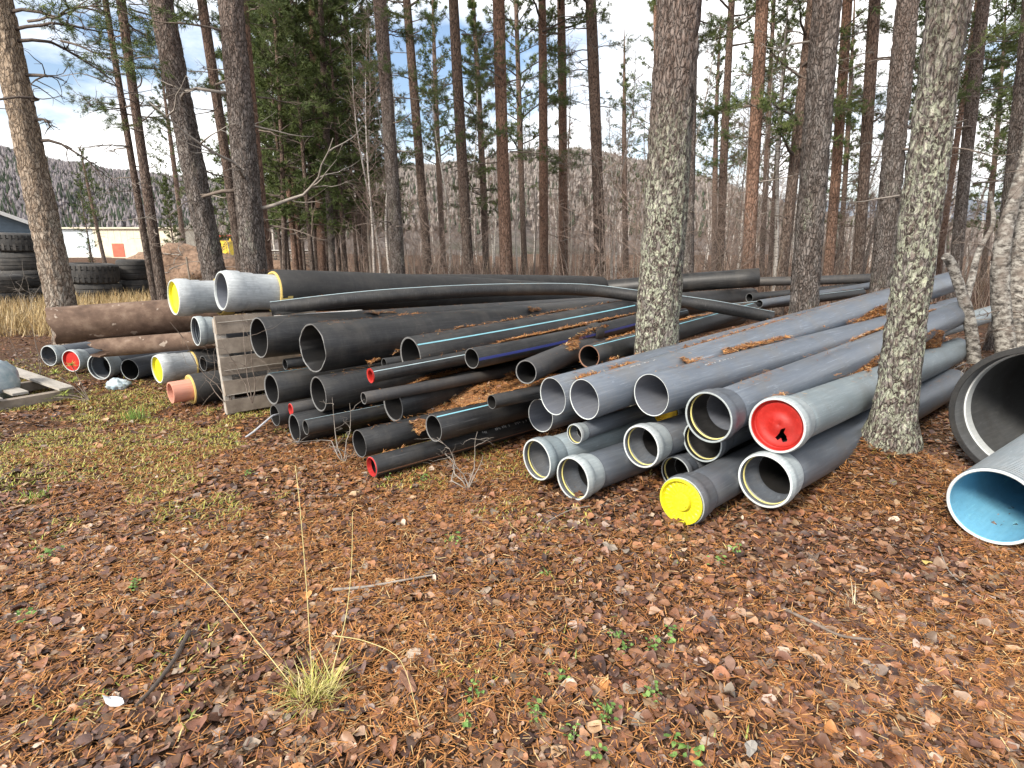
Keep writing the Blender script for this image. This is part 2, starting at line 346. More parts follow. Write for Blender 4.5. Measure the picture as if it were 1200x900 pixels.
# ------------------------------------------------------------------ ground, hills
def axis(lo, hi, a, n):
    u = np.linspace(math.asinh(lo / a), math.asinh(hi / a), n); return a * np.sinh(u)
xs = axis(-3500, 3500, 3.0, 340); ys = 4 + axis(-60, 5000, 3.0, 300)
XX, YY = np.meshgrid(xs, ys); ZZ = gh(XX, YY)
nx, ny = len(xs), len(ys); idx = np.arange(nx * ny).reshape(ny, nx)
F = np.stack([idx[:-1, :-1], idx[:-1, 1:], idx[1:, 1:], idx[1:, :-1]], -1).reshape(-1, 4)
tag(link('ground', tri_mesh('ground', np.stack([XX, YY, ZZ], -1).reshape(-1, 3), F, ['forest_floor'], smooth=True)), kind='structure')
def hill(name, ridge, d0, d1, mname, nu=160, nv=24, rough=1.0, seed=1):
    px = np.array([p[0] for p in ridge], float); py = np.array([p[1] for p in ridge], float)
    V = []
    for i in range(nu):
        x_ = px[0] + (px[-1] - px[0]) * i / (nu - 1); y_ = np.interp(x_, px, py)
        el = (W(x_, y_, 1) - Vector((0, 0, CAMH))); tanel = el.z / math.hypot(el.x, el.y); az = math.atan2(el.x, el.y)
        for j in range(nv):
            t = j / (nv - 1); dd = d0 + (d1 - d0) * t
            hmax = d1 * tanel + CAMH
            s_ = t * t * (3 - 2 * t); h = hmax * (.25 * t + .75 * s_) - 1.0 * (1 - t)
            h += rough * hmax * .10 * (vnoise(az * 30, t * 6, 1, seed) - .5) * min(1, 4 * t * (1.15 - t))
            V.append((math.sin(az) * dd, math.cos(az) * dd, h))
        V.append((math.sin(az) * d1 * 1.3, math.cos(az) * d1 * 1.3, -5))
    nv += 1; I = np.arange(nu * nv).reshape(nu, nv)
    Fq = np.stack([I[:-1, :-1], I[1:, :-1], I[1:, 1:], I[:-1, 1:]], -1).reshape(-1, 4)
    o = link(name, tri_mesh(name, np.array(V), Fq, [mname], smooth=True)); tag(o, kind='structure'); return np.array(V).reshape(nu, nv, 3)
HL = hill('hill', [(-500, 150), (-200, 165), (0, 181), (60, 192), (120, 205), (235, 214), (330, 226), (420, 244)], 160, 620, 'hill_forest', seed=2)
HC = hill('hill', [(200, 262), (330, 226), (450, 205), (540, 197), (600, 188), (640, 181), (690, 184), (740, 196), (800, 208), (860, 226), (930, 248), (1000, 262), (1150, 268), (1500, 262)], 110, 480, 'hill_forest', seed=4)
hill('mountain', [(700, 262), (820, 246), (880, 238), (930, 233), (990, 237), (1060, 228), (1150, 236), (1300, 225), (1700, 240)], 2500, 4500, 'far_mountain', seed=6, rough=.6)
# trees on the far slopes, one mass
def slope_trees(Hs, n, seed, dark, size=1.0, hue=(.15, .125, .108)):
    r = np.random.default_rng(seed); u = r.random(n) * (Hs.shape[0] - 1.01); t = (.16 + .84 * r.random(n) ** .8) * (Hs.shape[1] - 2.2)
    i = u.astype(int); j = t.astype(int); fu = (u - i)[:, None]; ft = (t - j)[:, None]
    P = (Hs[i, j] * (1 - fu) + Hs[i + 1, j] * fu) * (1 - ft) + (Hs[i, j + 1] * (1 - fu) + Hs[i + 1, j + 1] * fu) * ft
    con = r.random(n) < dark * (1.9 - 1.8 * t / Hs.shape[1]); hgt = np.where(con, 5 + 5 * r.random(n), 4 + 3.5 * r.random(n)); wid = np.where(con, 1.0, 1.25) * (.7 + .6 * r.random(n)) * size; hgt = hgt * size
    V = []; Fc = []; col = []
    a = r.random(n) * 6.28
    K = 5
    ring0 = [P + np.stack([np.cos(a + k * 2 * math.pi / K) * wid, np.sin(a + k * 2 * math.pi / K) * wid, hgt * np.where(con, .12, .45)], -1) for k in range(K)]
    top = P + np.stack([0 * a, 0 * a, hgt], -1); bot = P.copy(); bot[:, 2] -= .5
    V = np.stack(ring0 + [top, bot], 1)
    f = np.array([(k, (k + 1) % K, K) for k in range(K)] + [((k + 1) % K, k, K + 1) for k in range(K)])
    Fc = (np.arange(n)[:, None, None] * (K + 2) + f[None]).reshape(-1, 3)
    c0 = np.where(con[:, None], np.array([.03, .045, .025]) * (.6 + .9 * r.random((n, 1))), np.array(hue) * (.7 + .5 * r.random((n, 1))))
    return V.reshape(-1, 3), Fc, np.repeat(c0, K + 2, 0)
for Hs, n, sd_, dk, sz_, hu_ in ((HL, 18000, 5, .22, .62, (.19, .17, .178)), (HC, 20000, 6, .14, .58, (.205, .178, .162))):
    V, Fc, cc_ = slope_trees(Hs, n, sd_, dk, sz_, hu_)
    o = link('hillside_wood', tri_mesh('hillside_wood', V, Fc, ['green_leaf'], cc_)); tag(o, kind='stuff')
C_w = [o for o in C.objects if o.name.startswith('hillside_wood')]
tag(C_w[0], 'mixed bare and dark green wood covering the far slope behind the buildings', 'forest'); tag(C_w[1], 'bare brown and evergreen wood covering the rounded hill beyond the pines', 'forest')

# ------------------------------------------------------------------ pipes
PIPES = []                                         # (A, B, r) for the litter that lies between them
def frame(A, B):
    d = (B - A).normalized(); x = d.cross(Vector((0, 0, 1))).normalized(); y = d.cross(x)
    return Matrix((x, y, d)).transposed()
def surf_strip(a_deg, width, L, r, off, z0=0.0, proud=.0016, n=26, z1=None):
    a = R(a_deg); da = width / r / 2; mb = MB(); v = []; z1 = L - .01 if z1 is None else z1
    for i in range(n):
        z = z0 + (z1 - z0) * i / (n - 1); ox, oy = off(z)
        for s_, rr in ((-1, r - .002), (-.9, r + proud), (.9, r + proud), (1, r - .002)):
            v.append((ox + math.sin(a + s_ * da) * rr, oy - math.cos(a + s_ * da) * rr, z))
    return mb.add(v, [(i * 4 + k, (i + 1) * 4 + k, (i + 1) * 4 + k + 1, i * 4 + k + 1) for i in range(n - 1) for k in range(3)])
def socket_mesh(r, mats):
    k = r
    outer = [(1.45 * k, 1.004 * r), (1.12 * k, 1.10 * r), (.60 * k, 1.115 * r), (.56 * k, 1.13 * r), (.50 * k, 1.19 * r), (.20 * k, 1.195 * r), (.10 * k, 1.165 * r), (.03 * k, 1.165 * r), (.005 * k, 1.15 * r)]
    rim = [(0, 1.13 * r), (.006 * k, 1.075 * r)]
    inner = [(.03 * k, 1.065 * r), (.20 * k, 1.055 * r), (.24 * k, 1.11 * r), (.42 * k, 1.11 * r), (.46 * k, 1.05 * r), (1.0 * k, 1.04 * r), (1.2 * k, .94 * r), (1.45 * k, .94 * r)]
    prof = outer + rim + inner; mi = [0] * (len(outer) - 1) + [1] * 3 + [2] * (len(inner) - 1)
    return MB().lathe(prof, 56, mi).mesh('socket', mats, True, 50)
def ring(r0, rt, z, seg=48):
    prof = [(z + rt * math.sin(a), r0 + rt * math.cos(a)) for a in [k * math.pi / 4 for k in range(8)]]
    return MB().lathe(prof, seg, close=True)
def flat_cap(r, kind):
    """domed end cap seated in a socket: rim, recessed face; the knob is a sub-part"""
    mb = MB(); n = 144
    if kind == 'knob':
        mb.lathe([(.08 * r, 1.0 * r), (-.012, 1.085 * r), (-.02, 1.06 * r), (-.02, .98 * r), (.012, .93 * r), (.016, .80 * r), (.012, .74 * r), (.014, .02 * r)], n)
        mb.disc(.014, .02 * r, n)
        for i, (x, y, z) in enumerate(mb.v):
            q = math.hypot(x, y) / r; a = math.atan2(y, x)
            if .78 < q < .95: mb.v[i] = (x, y, z - .007 * max(0, math.sin(a * 24)) ** .5)
    else:
        mb.lathe([(.05 * r, 1.05 * r), (.04 * r, 1.0 * r), (.10 * r, .95 * r), (.22 * r, .93 * r), (.24 * r, .84 * r), (.20 * r, .80 * r), (.20 * r, .02 * r)], n)
        mb.disc(.2 * r, .02 * r, n)
    return mb
def broken_cap(r):
    mb = MB(); n = 160
    mb.lathe([(.02 * r, 1.06 * r), (.05 * r, 1.0 * r), (.20 * r, .96 * r), (.26 * r, .90 * r)], n)
    radii = [.90 - .0205 * i for i in range(43)] + [.01]
    poly = [(.02, .10), (.14, .02), (.10, .20), (.17, .30), (.22, .46), (.10, .54), (.03, .40), (-.04, .52), (-.12, .44), (-.02, .26)]
    poly = [(x * 1.45 + .08, y * 1.2 + .04) for x, y in poly]
    def inside(x, y):
        c = False; j = len(poly) - 1
        for i in range(len(poly)):
            xi, yi = poly[i]; xj, yj = poly[j]
            if (yi > y) != (yj > y) and x < (xj - xi) * (y - yi) / (yj - yi) + xi: c = not c
            j = i
        return c
    v = []; f = []
    for q in radii: v += [(q * r * math.cos(2 * math.pi * k / n), q * r * math.sin(2 * math.pi * k / n), .26 * r - .03 * r * math.sin(q * 9)) for k in range(n)]
    for i in range(len(radii) - 1):
        for k in range(n):
            qq = (radii[i] + radii[i + 1]) / 2; a = 2 * math.pi * (k + .5) / n
            if inside(qq * math.cos(a), qq * math.sin(a)): continue
            f.append((i * n + k, (i + 1) * n + k, (i + 1) * n + (k + 1) % n, i * n + (k + 1) % n))
    return mb.add(v, f)
def pipe(label, A, B, r, wall=None, mats=('black_pe', 'cut_edge', 'inner_black'), name='plastic_pipe', socket=None, seal=None, cap=None,
         stripes=(), sag=.012, side=0.0, prints=(), print_mat='print_white', casing=None, rough_cut=0.0, cat='pipe', group=None, red=None, joints=()):
    A = Vector(A); B = Vector(B); L = (B - A).length; wall = wall or r * .09
    off = lambda z: (side * 4 * (z / L) * (1 - z / L), sag * 4 * (z / L) * (1 - z / L))
    rot = frame(A, B).to_euler(); PIPES.append((A, B, r))
    parts = socket or seal or cap or stripes or prints or casing or red or joints
    z0 = 0.0
    if casing: z0 = casing['front']
    nz = max(8, int(L * 3))
    zs = [z0 + (L - z0) * i / nz for i in range(nz + 1)]
    if socket: zs[0] = 1.40 * r
    ri = r - wall
    e = min(.004, wall * .3)
    prof = [(z, r) for z in reversed(zs[1:])] + [(zs[0] + e * 1.5, r), (zs[0], r - e), (zs[0], ri + e), (zs[0] + e, ri)] + [(z, ri) for z in zs[1:]]
    mi = [0] * (nz) + [0, 1, 1] + [2] * (len(prof) - nz - 4 + 1) + [1]
    mi = mi[:len(prof) - 1] + [1]
    mb = MB().lathe(prof, 48, mi, close=True, off=off)
    if rough_cut:
        rr = random.Random(3)
        for i in range(len(mb.v)):
            x, y, z = mb.v[i]
            if z < zs[0] + e * 2:
                a = math.atan2(y, x); mb.v[i] = (x * (1 + .004 * rr.uniform(-1, 1)), y * (1 + .004 * rr.uniform(-1, 1)), z + rough_cut * (math.sin(a * 3 + 1) * .6 + .5 * math.sin(a * 7) + rr.uniform(-.5, .5)))
    if not parts:
        o = mb.obj(name, mats); o.location = A; o.rotation_euler = rot; return tag(o, label, cat, group)
    root = thing(name, label, cat, A, rot, group)
    mb.obj('barrel', mats, root)
    if socket: link('socket', socket_mesh(r, socket), root)
    if seal: ring(1.07 * r, .018 * r + .0035, .33 * r).obj('seal_ring', [seal], root)
    for st in stripes:
        surf_strip(st[0], st[1], L, r, off, zs[0] + (.05 if socket else .002)).obj('stripe', [st[2]], root)
    for (a0, zA, zB, h) in prints:                 # a row of worn printed characters, too small to read
        rr = random.Random(int(zA * 100) + 5); z = zA
        q = MB()
        while z < zB:
            wch = rr.uniform(.006, .014)
            if rr.random() < .78:
                for t_ in range(rr.choice((1, 2, 2, 3))):
                    hh = h * rr.uniform(.35, 1); a1 = R(a0) + rr.uniform(-.3, .3) * h / r
                    pts = []
                    for zz_, aa in ((z, a1 - hh / r / 2), (z + wch * rr.uniform(.3, 1), a1 - hh / r / 2), (z + wch * rr.uniform(.3, 1), a1 + hh / r / 2), (z, a1 + hh / r / 2)):
                        ox, oy = off(zz_); pts.append((ox + math.sin(aa) * (r + .001), oy - math.cos(aa) * (r + .001), zz_))
                    q.add(pts, [(0, 1, 2, 3)])
            z += wch + rr.choice((.004, .005, .006, .03))
        q.obj('print', [print_mat], root)['kind'] = 'stuff'
    if red:                                        # a coloured protective ring left in the mouth
        MB().lathe([(.02, ri + .001), (-.006, ri + .003), (-.010, r * .985), (-.006, ri - .012), (.05, ri - .014)] if red == 'red_cap' else [(.03, ri - .0005), (-.004, ri + .001), (-.006, ri - .004), (.03, ri - .006)], 40).obj('end_ring', [red], root)
    if casing:
        front, rc, foam = casing['front'], casing['r'], casing.get('foam')
        sm = casing.get('stub', ('frost_grey', 'pvc_rim', 'pvc_inner')); rs = casing['rs']
        if casing.get('plain'):
            MB().lathe([(front + .25, rs), (.01, rs), (0, rs * .99), (0, rs * .86), (.01, rs * .85), (front + .25, rs * .85)], 44, [0, 1, 1, 1, 2]).obj('carrier_pipe', sm, root)
        else:
            k = rs
            pr = [(front + .25, .96 * rs), (front, .96 * rs), (front * .60, .95 * rs), (front * .56, 1.0 * rs), (front * .36, 1.0 * rs), (front * .31, 1.075 * rs), (front * .10, 1.08 * rs), (front * .05, 1.03 * rs), (.01, 1.02 * rs), (0, .985 * rs), (0, .93 * rs), (.02, .90 * rs), (front * .5, .88 * rs), (front + .25, .80 * rs)]
            MB().lathe(pr, 48, [0] * 9 + [1, 1] + [2] * 3).obj('carrier_pipe', sm, root)
        MB().lathe([(front + .12, rc * .99), (front + .004, rc * .985), (front - .012, rc * .955), (front - .016, rc * .90), (front + .0, rs * .98 if not casing.get('plain') else rs * 1.0), (front + .12, rs * .95)], 48).obj('foam_ring', ['foam'], root)
    if cap == 'yellow':
        c = flat_cap(1.02 * r, 'knob').obj('cap', ['yellow_cap'], root)
        kb = MB().lathe([(.014, .46 * r), (-.010, .45 * r), (-.016, .42 * r), (-.016, .01 * r)], 40); kb.disc(-.016, .01 * r, 40)
        kb.box(-.30 * r, .34 * r, -.05 * r, .05 * r, -.024, -.010, 0, Matrix.Rotation(R(25), 4, 'Z')); kb.obj('knob', ['yellow_cap'], c)
    elif cap == 'orange':
        c = flat_cap(1.02 * r, 'knob').obj('cap', ['orange_cap'], root)
    elif cap == 'yellow_in':
        rs = casing['rs']; c = flat_cap(rs * .93, 'recess').obj('cap', ['yellow_cap'], root)
    elif cap == 'red':
        broken_cap(1.04 * r).obj('cap', ['red_cap'], root, True, 25)
    elif cap == 'red_plain':
        flat_cap(1.04 * r, 'recess').obj('cap', ['red_cap'], root)
    for zj, rj, lj in joints:
        ox, oy = off(zj); q = MB().lathe([(zj, r), (zj, rj), (zj + .004, rj + .002), (zj + lj - .004, rj + .002), (zj + lj, rj), (zj + lj, r)], 44, off=lambda z: off(z)); q.obj('coupler', ['black_casing'], root)
    return root
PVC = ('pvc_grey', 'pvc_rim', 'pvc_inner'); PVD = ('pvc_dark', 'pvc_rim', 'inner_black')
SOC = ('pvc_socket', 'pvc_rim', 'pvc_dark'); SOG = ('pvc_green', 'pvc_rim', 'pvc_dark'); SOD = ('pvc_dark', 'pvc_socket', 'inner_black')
FP = {"B1": [[-1.81, 5.058, 0.76], [5.654, 13.559, 0.484]], "B2": [[-2.458, 5.44, 0.795], [4.496, 12.91, 0.477]], "B3": [[-2.242, 5.11, 0.363], [2.869, 10.66, 0.244]], "B4": [[-1.68, 4.745, 0.412], [4.094, 10.198, 0.443]],
"B5": [[-2.243, 5.477, 0.525], [1.494, 9.314, 0.463]], "B6": [[-1.883, 4.668, 0.126], [2.568, 8.645, 0.134]], "B7": [[-1.697, 4.436, 0.209], [2.018, 7.781, 0.209]], "B8": [[-1.986, 4.888, 0.232], [1.711, 8.254, 0.228]],
"B9": [[-2.159, 4.938, 0.16], [1.314, 8.535, 0.16]], "B10": [[-1.154, 4.522, 0.628], [2.212, 7.264, 0.828]], "B10b": [[-1.173, 5.085, 0.613], [2.522, 8.294, 0.654]], "B11": [[-0.917, 5.02, 0.697], [1.452, 7.162, 0.832]],
"B12": [[-0.327, 4.496, 0.775], [1.577, 6.543, 0.848]], "B13": [[0.113, 4.471, 0.667], [2.07, 7.719, 0.579]], "B14": [[0.666, 4.815, 0.728], [3.804, 9.033, 0.695]], "B15": [[-1.026, 4.698, 0.325], [0.389, 6.132, 0.379]],
"B16": [[-0.157, 4.185, 0.496], [2.17, 6.194, 0.501]], "B17": [[-0.604, 4.148, 0.296], [3.053, 7.558, 0.296]], "B18": [[-1.176, 4.125, 0.179], [1.747, 6.829, 0.187]], "B19": [[-1.027, 3.891, 0.084], [3.432, 7.906, 0.084]],
"B20": [[-1.187, 4.37, 0.475], [1.271, 6.581, 0.486]], "T1": [[-3.086, 6.061, 1.198], [2.036, 11.336, 0.625]], "T2": [[-3.88, 6.53, 1.087], [1.976, 12.897, 0.783]], "T4": [[5.294, 12.319, 1.017], [0.821, 13.713, 0.544]],
"G1": [[0.303, 4.086, 0.566], [6.627, 8.862, 1.091]], "G2": [[0.509, 3.863, 0.603], [6.282, 8.24, 1.158]], "G3": [[0.967, 3.812, 0.648], [6.075, 7.782, 0.83]], "G4": [[0.232, 4.448, 0.308], [5.178, 9.148, 0.283]],
"G5": [[0.447, 3.857, 0.346], [4.072, 7.005, 0.526]], "G6": [[0.174, 3.792, 0.176], [4.476, 7.23, 0.31]], "G7": [[0.408, 3.574, 0.124], [5.151, 7.562, 0.127]], "G8": [[0.89, 3.704, 0.307], [5.403, 7.548, 0.338]],
"G9": [[1.217, 4.287, 0.385], [4.981, 7.425, 0.503]], "G10": [[1.316, 3.717, 0.343], [5.447, 7.258, 0.517]], "G11": [[1.246, 3.447, 0.597], [5.431, 6.911, 0.862]], "G12": [[1.154, 3.744, 0.099], [5.506, 7.563, 0.113]],
"G13": [[1.044, 3.213, 0.131], [5.245, 7.023, 0.136]], "G14": [[1.632, 3.336, 0.578], [5.567, 6.974, 0.401]], "G15": [[1.583, 3.31, 0.222], [4.908, 6.136, 0.185]],
"S1": [[-5.979, 7.181, 0.17], [-2.285, 11.909, 0.15]], "S2": [[-5.537, 6.969, 0.17], [-1.843, 11.697, 0.15]], "S3": [[-5.037, 6.755, 0.18], [-1.343, 11.484, 0.17]], "S4": [[-4.662, 6.748, 0.16], [-0.968, 11.476, 0.15]],
"S5": [[-4.139, 6.453, 0.23], [0.163, 8.927, 0.25]], "S6": [[-3.594, 5.765, 0.16], [-0.072, 7.896, 0.16]], "S7": [[-3.516, 6.248, 0.741], [0.757, 10.514, 0.56]]}
# keep the small row at its picture height: sockets stand on sunken ground there
for k_, pp in (('S1', (57, 417, 7.7)), ('S2', (83, 423, 7.5)), ('S3', (116, 430, 7.2)), ('S4', (152, 433, 7.15)), ('S5', (184, 433, 6.7))): FP[k_][0] = tuple(W(*pp))
def aim(k, az, L_, dz=0): a = Vector(FP[k][0]); FP[k][1] = tuple(a + Vector((math.sin(R(az)) * L_, math.cos(R(az)) * L_, dz)))
for k_, az_ in (('S1', 14), ('S2', 12), ('S3', 9), ('S4', 12)): aim(k_, az_, 4.5, -.06)
aim('S5', 38, 4.5); aim('S6', 43, 3.6)
def P_(k, label, r, **kw): return pipe(label, FP[k][0], FP[k][1], r, **kw)
# black polyethylene pile
P_('B1', 'biggest black pipe, roughly sawn end, lying on top of the black pile', .225, wall=.016, rough_cut=.006, sag=-.02)
P_('B2', 'large thick black pipe resting against the upright wooden pallet', .20, wall=.017, sag=-.015)
P_('B3', 'black pipe with blue top stripe under the pipe touching the pallet', .15, wall=.02, stripes=[(-12, .012, 'stripe_blue')])
P_('B4', 'thick-walled unstriped black pipe directly under the roughly sawn one', .158, wall=.017)
P_('B5', 'thin black pipe tucked behind the pallet-side pipes', .055, wall=.006)
P_('B6', 'black pipe on the ground with a thin striped pipe across its mouth', .13, wall=.016)
P_('B7', 'thin black pipe with light blue stripe in front of wider mouth', .063, wall=.007, stripes=[(-8, .008, 'stripe_pale')])
P_('B8', 'thin dusty pipe with red mouth ring and dead leaf on top', .06, wall=.006, mats=('grey_black', 'cut_edge', 'inner_black'), red='red_ring')
P_('B9', 'low black pipe with a grey cable hanging from its mouth', .10, wall=.009)
P_('B10', 'thin black pipe with bright red end and blue side stripe', .063, wall=.006, stripes=[(50, .007, 'stripe_pale')], mats=('black_pe', 'red_ring', 'red_cap'), red='red_cap')
P_('B10b', 'thin black pipe squeezed behind the red-ended one', .05, wall=.006)
P_('B11', 'wide black pipe with long bright blue side stripe on the pile', .175, wall=.02, stripes=[(48, .014, 'stripe_blue')])
P_('B12', 'black pipe with dark navy stripe and a coupler at mid length', .085, wall=.009, stripes=[(88, .024, 'stripe_navy')], joints=[(1.62, .098, .14)], sag=.02)
P_('B13', 'dusty bent black pipe ending just behind the grey pile', .10, wall=.012, mats=('grey_black', 'cut_edge', 'inner_black'), sag=-.05, side=-.04)
P_('B14', 'black pipe with litter-crusted mouth and blue stripe by the pine', .105, wall=.014, stripes=[(22, .011, 'stripe_blue')], mats=('black_pe', 'stripe_brown', 'inner_black'))
P_('B15', 'short thick black pipe lying behind the bare shrub', .15, wall=.02)
P_('B16', 'short thin black pipe poking out beside grey pipe mouths', .055, wall=.005)
P_('B17', 'litter-covered black pipe with blue stripe low in the pile', .11, wall=.013, stripes=[(24, .012, 'stripe_blue')])
P_('B18', 'plain black pipe on the ground behind the white-printed one', .11, wall=.008)
P_('B19', 'black pipe with red mouth, white print and brown lower stripe', .08, wall=.007, stripes=[(112, .010, 'stripe_brown')], prints=[(42, 1.0, 1.75, .02)], red='red_ring', mats=('black_pe', 'cut_edge', 'inner_black'))
P_('B20', 'thin greyish pipe end between two thick black pipes', .05, wall=.008, mats=('grey_black', 'cut_edge', 'inner_black'))
# insulated pipes on top
CI = lambda f, rc, rs, **k: dict(front=f, r=rc, rs=rs, **k)
P_('T1', 'insulated black-cased pipe with open pale grey socket and yellow foam', .24, name='insulated_pipe', wall=.03, mats=('black_casing', 'black_casing', 'foam'), casing=CI(.56, .24, .205), sag=-.05)
P_('T2', 'insulated black-cased pipe whose pale socket has a yellow cap', .23, name='insulated_pipe', wall=.03, mats=('black_casing', 'black_casing', 'foam'), casing=CI(.50, .23, .20), cap='yellow_in', sag=-.04)
P_('T4', 'thick black pipe lying across the far end of the pile', .2, wall=.03, sag=-.02)
for i_, (a_, b_, r_, lb, mm) in enumerate([
    ((880, 330, 13.0), (1024, 326, 12.2), .10, 'slim dark pipe with pale end mark behind the rear stack', 'grey_black'),
    ((878, 349, 11.0), (1024, 334, 12.6), .09, 'dull dark pipe lowest in the rear stack', 'black_pe'),
    ((890, 356, 10.4), (1040, 331, 12.4), .075, 'greenish grey pipe running along the rear stack', 'pvc_dark'),
    ((845, 362, 10.2), (1010, 343, 11.6), .085, 'black pipe with pale stripe in the rear stack', 'black_pe')]):
    pipe(lb, W(*a_), W(*b_), r_, wall=.012, mats=(mm, 'cut_edge', 'inner_black'), stripes=[(20, .01, 'stripe_pale')] if i_ == 3 else ())
# grey PVC pile
P_('G1', 'plain grey pipe on the top edge facing the black pile', .147, wall=.009, mats=PVC, sag=-.0)
P_('G2', 'plain grey pipe on top, second from the black pile', .150, wall=.009, mats=PVC, sag=-.0, prints=[(10, .45, .75, .012)])
P_('G3', 'plain grey pipe on top, beside the socketed row', .152, wall=.008, mats=PVC, sag=.01, prints=[(20, .55, .95, .014)])
P_('G4', 'plain grey pipe wedged under the top edge pipe', .14, wall=.008, mats=PVC)
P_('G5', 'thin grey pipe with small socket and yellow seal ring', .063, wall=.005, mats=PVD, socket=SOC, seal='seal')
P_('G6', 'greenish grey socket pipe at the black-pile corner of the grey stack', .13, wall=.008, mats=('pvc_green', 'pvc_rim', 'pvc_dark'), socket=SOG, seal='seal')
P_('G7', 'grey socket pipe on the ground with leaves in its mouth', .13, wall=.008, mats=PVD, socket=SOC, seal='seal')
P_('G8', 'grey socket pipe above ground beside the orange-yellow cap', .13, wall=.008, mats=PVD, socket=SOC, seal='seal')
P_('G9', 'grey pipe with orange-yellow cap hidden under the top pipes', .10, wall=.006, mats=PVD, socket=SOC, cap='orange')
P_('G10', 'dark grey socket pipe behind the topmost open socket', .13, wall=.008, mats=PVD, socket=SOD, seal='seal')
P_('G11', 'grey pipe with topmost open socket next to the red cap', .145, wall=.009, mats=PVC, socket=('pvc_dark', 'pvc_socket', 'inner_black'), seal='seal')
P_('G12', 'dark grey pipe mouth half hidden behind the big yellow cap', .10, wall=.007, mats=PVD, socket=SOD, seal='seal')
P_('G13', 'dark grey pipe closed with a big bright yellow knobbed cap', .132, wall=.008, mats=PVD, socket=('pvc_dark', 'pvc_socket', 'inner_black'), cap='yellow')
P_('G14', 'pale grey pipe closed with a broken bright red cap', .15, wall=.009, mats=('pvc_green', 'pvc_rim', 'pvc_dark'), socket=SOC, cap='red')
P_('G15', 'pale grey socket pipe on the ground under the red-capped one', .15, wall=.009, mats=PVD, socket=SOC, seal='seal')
pipe('long grey pipe poking out at the back beside the leaning birch', W(1040, 402, 6.9), W(1166, 366, 8.8), .12, wall=.008, mats=('pvc_socket', 'pvc_rim', 'pvc_dark'))
# left group
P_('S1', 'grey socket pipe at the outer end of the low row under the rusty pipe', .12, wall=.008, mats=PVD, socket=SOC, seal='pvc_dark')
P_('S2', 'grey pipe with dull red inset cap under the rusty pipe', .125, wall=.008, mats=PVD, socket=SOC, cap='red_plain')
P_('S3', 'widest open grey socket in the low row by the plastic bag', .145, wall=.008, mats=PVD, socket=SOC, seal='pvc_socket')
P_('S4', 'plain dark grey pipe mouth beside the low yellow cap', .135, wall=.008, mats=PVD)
P_('S5', 'low insulated pipe with frosted socket and recessed yellow cap', .175, name='insulated_pipe', wall=.03, mats=('black_casing', 'black_casing', 'foam'), casing=CI(.40, .175, .165), cap='yellow_in', sag=0)
P_('S6', 'black-cased pipe with pink stub beside the upright pallet', .165, name='insulated_pipe', wall=.03, mats=('black_casing', 'black_casing', 'foam'), casing=CI(.20, .165, .115, plain=1, stub=('pink_clay', 'pink_clay', 'pink_clay')), sag=0)
P_('S7', 'pale grey socket pipe poking over the upright pallet', .14, wall=.009, mats=PVD, socket=SOC, seal='pvc_dark')
pipe('thin dark pipe between pallet and pink-stub pipe', W(238, 426, 6.5), W(420, 405, 8.2), .09, wall=.008)
# rusty steel pipes
def rusty(label, A, B, r, wall, torn):
    A, B = Vector(A), Vector(B); L = (B - A).length; rr = random.Random(int(r * 1000)); nz = 14
    zs = [L * i / nz for i in range(nz + 1)]
    prof = [(z, r * (1 + .006 * math.sin(z * 5))) for z in reversed(zs)] + [(z, r - wall) for z in zs]
    mb = MB().lathe(prof, 48, [0] * (len(prof)), close=True)
    for i, (x, y, z) in enumerate(mb.v):
        a = math.atan2(y, x); k = max(0, 1 - z / .35)
        dz = torn * k * (.6 * math.sin(a * 2 + .6) + .25 * math.sin(a * 5) + .15 * rr.uniform(-1, 1))
        mb.v[i] = (x * (1 + .02 * math.sin(2 * a) * k), y, z + dz)
    o = mb.obj('steel_pipe', ['rust']); o.location = A; o.rotation_euler = frame(A, B).to_euler(); PIPES.append((A, B, r)); return tag(o, label, 'pipe')
rusty('big rusty brown steel pipe with torn end on the grey sockets', W(62, 382, 6.6), W(268, 365, 7.5), .215, .012, .045)
rusty('smaller rusty pipe with a bent tongue under the big rusty one', W(116, 408, 6.75), W(255, 397, 7.0), .11, .010, .16)
# curved hose over the black pile
hp = [W(*q) for q in ((318, 362, 5.75), (400, 352, 5.95), (480, 345, 6.2), (580, 340, 6.7), (680, 339.5, 7.1), (755, 348, 7.05), (830, 358, 6.95), (905, 372, 6.85))]
def catmull(P, n):
    out = []
    for i in range(len(P) - 1):
        p0, p1, p2, p3 = P[max(i - 1, 0)], P[i], P[i + 1], P[min(i + 2, len(P) - 1)]
        for k in range(n):
            t = k / n; out.append(.5 * ((2 * p1) + (p2 - p0) * t + (2 * p0 - 5 * p1 + 4 * p2 - p3) * t * t + (3 * p1 - p0 - 3 * p2 + p3) * t ** 3))
    return out + [P[-1]]
hc = [p - hp[0] for p in catmull(hp, 6)]; hr = .074
root = thing('plastic_pipe', 'long bent black pipe with pale stripe draped over the whole black pile', 'pipe', hp[0])
q = MB().tube(hc, [hr] * len(hc), 32, 0, cap=False); q.tube(list(hc), [hr - .012] * len(hc), 32, 1, cap=False)
n_ = len(hc) * 32
for k in range(32): q.f.append((k, n_ + k, n_ + (k + 1) % 32, (k + 1) % 32)); q.m.append(0)
q.obj('barrel', ['black_pe', 'inner_black'], root)
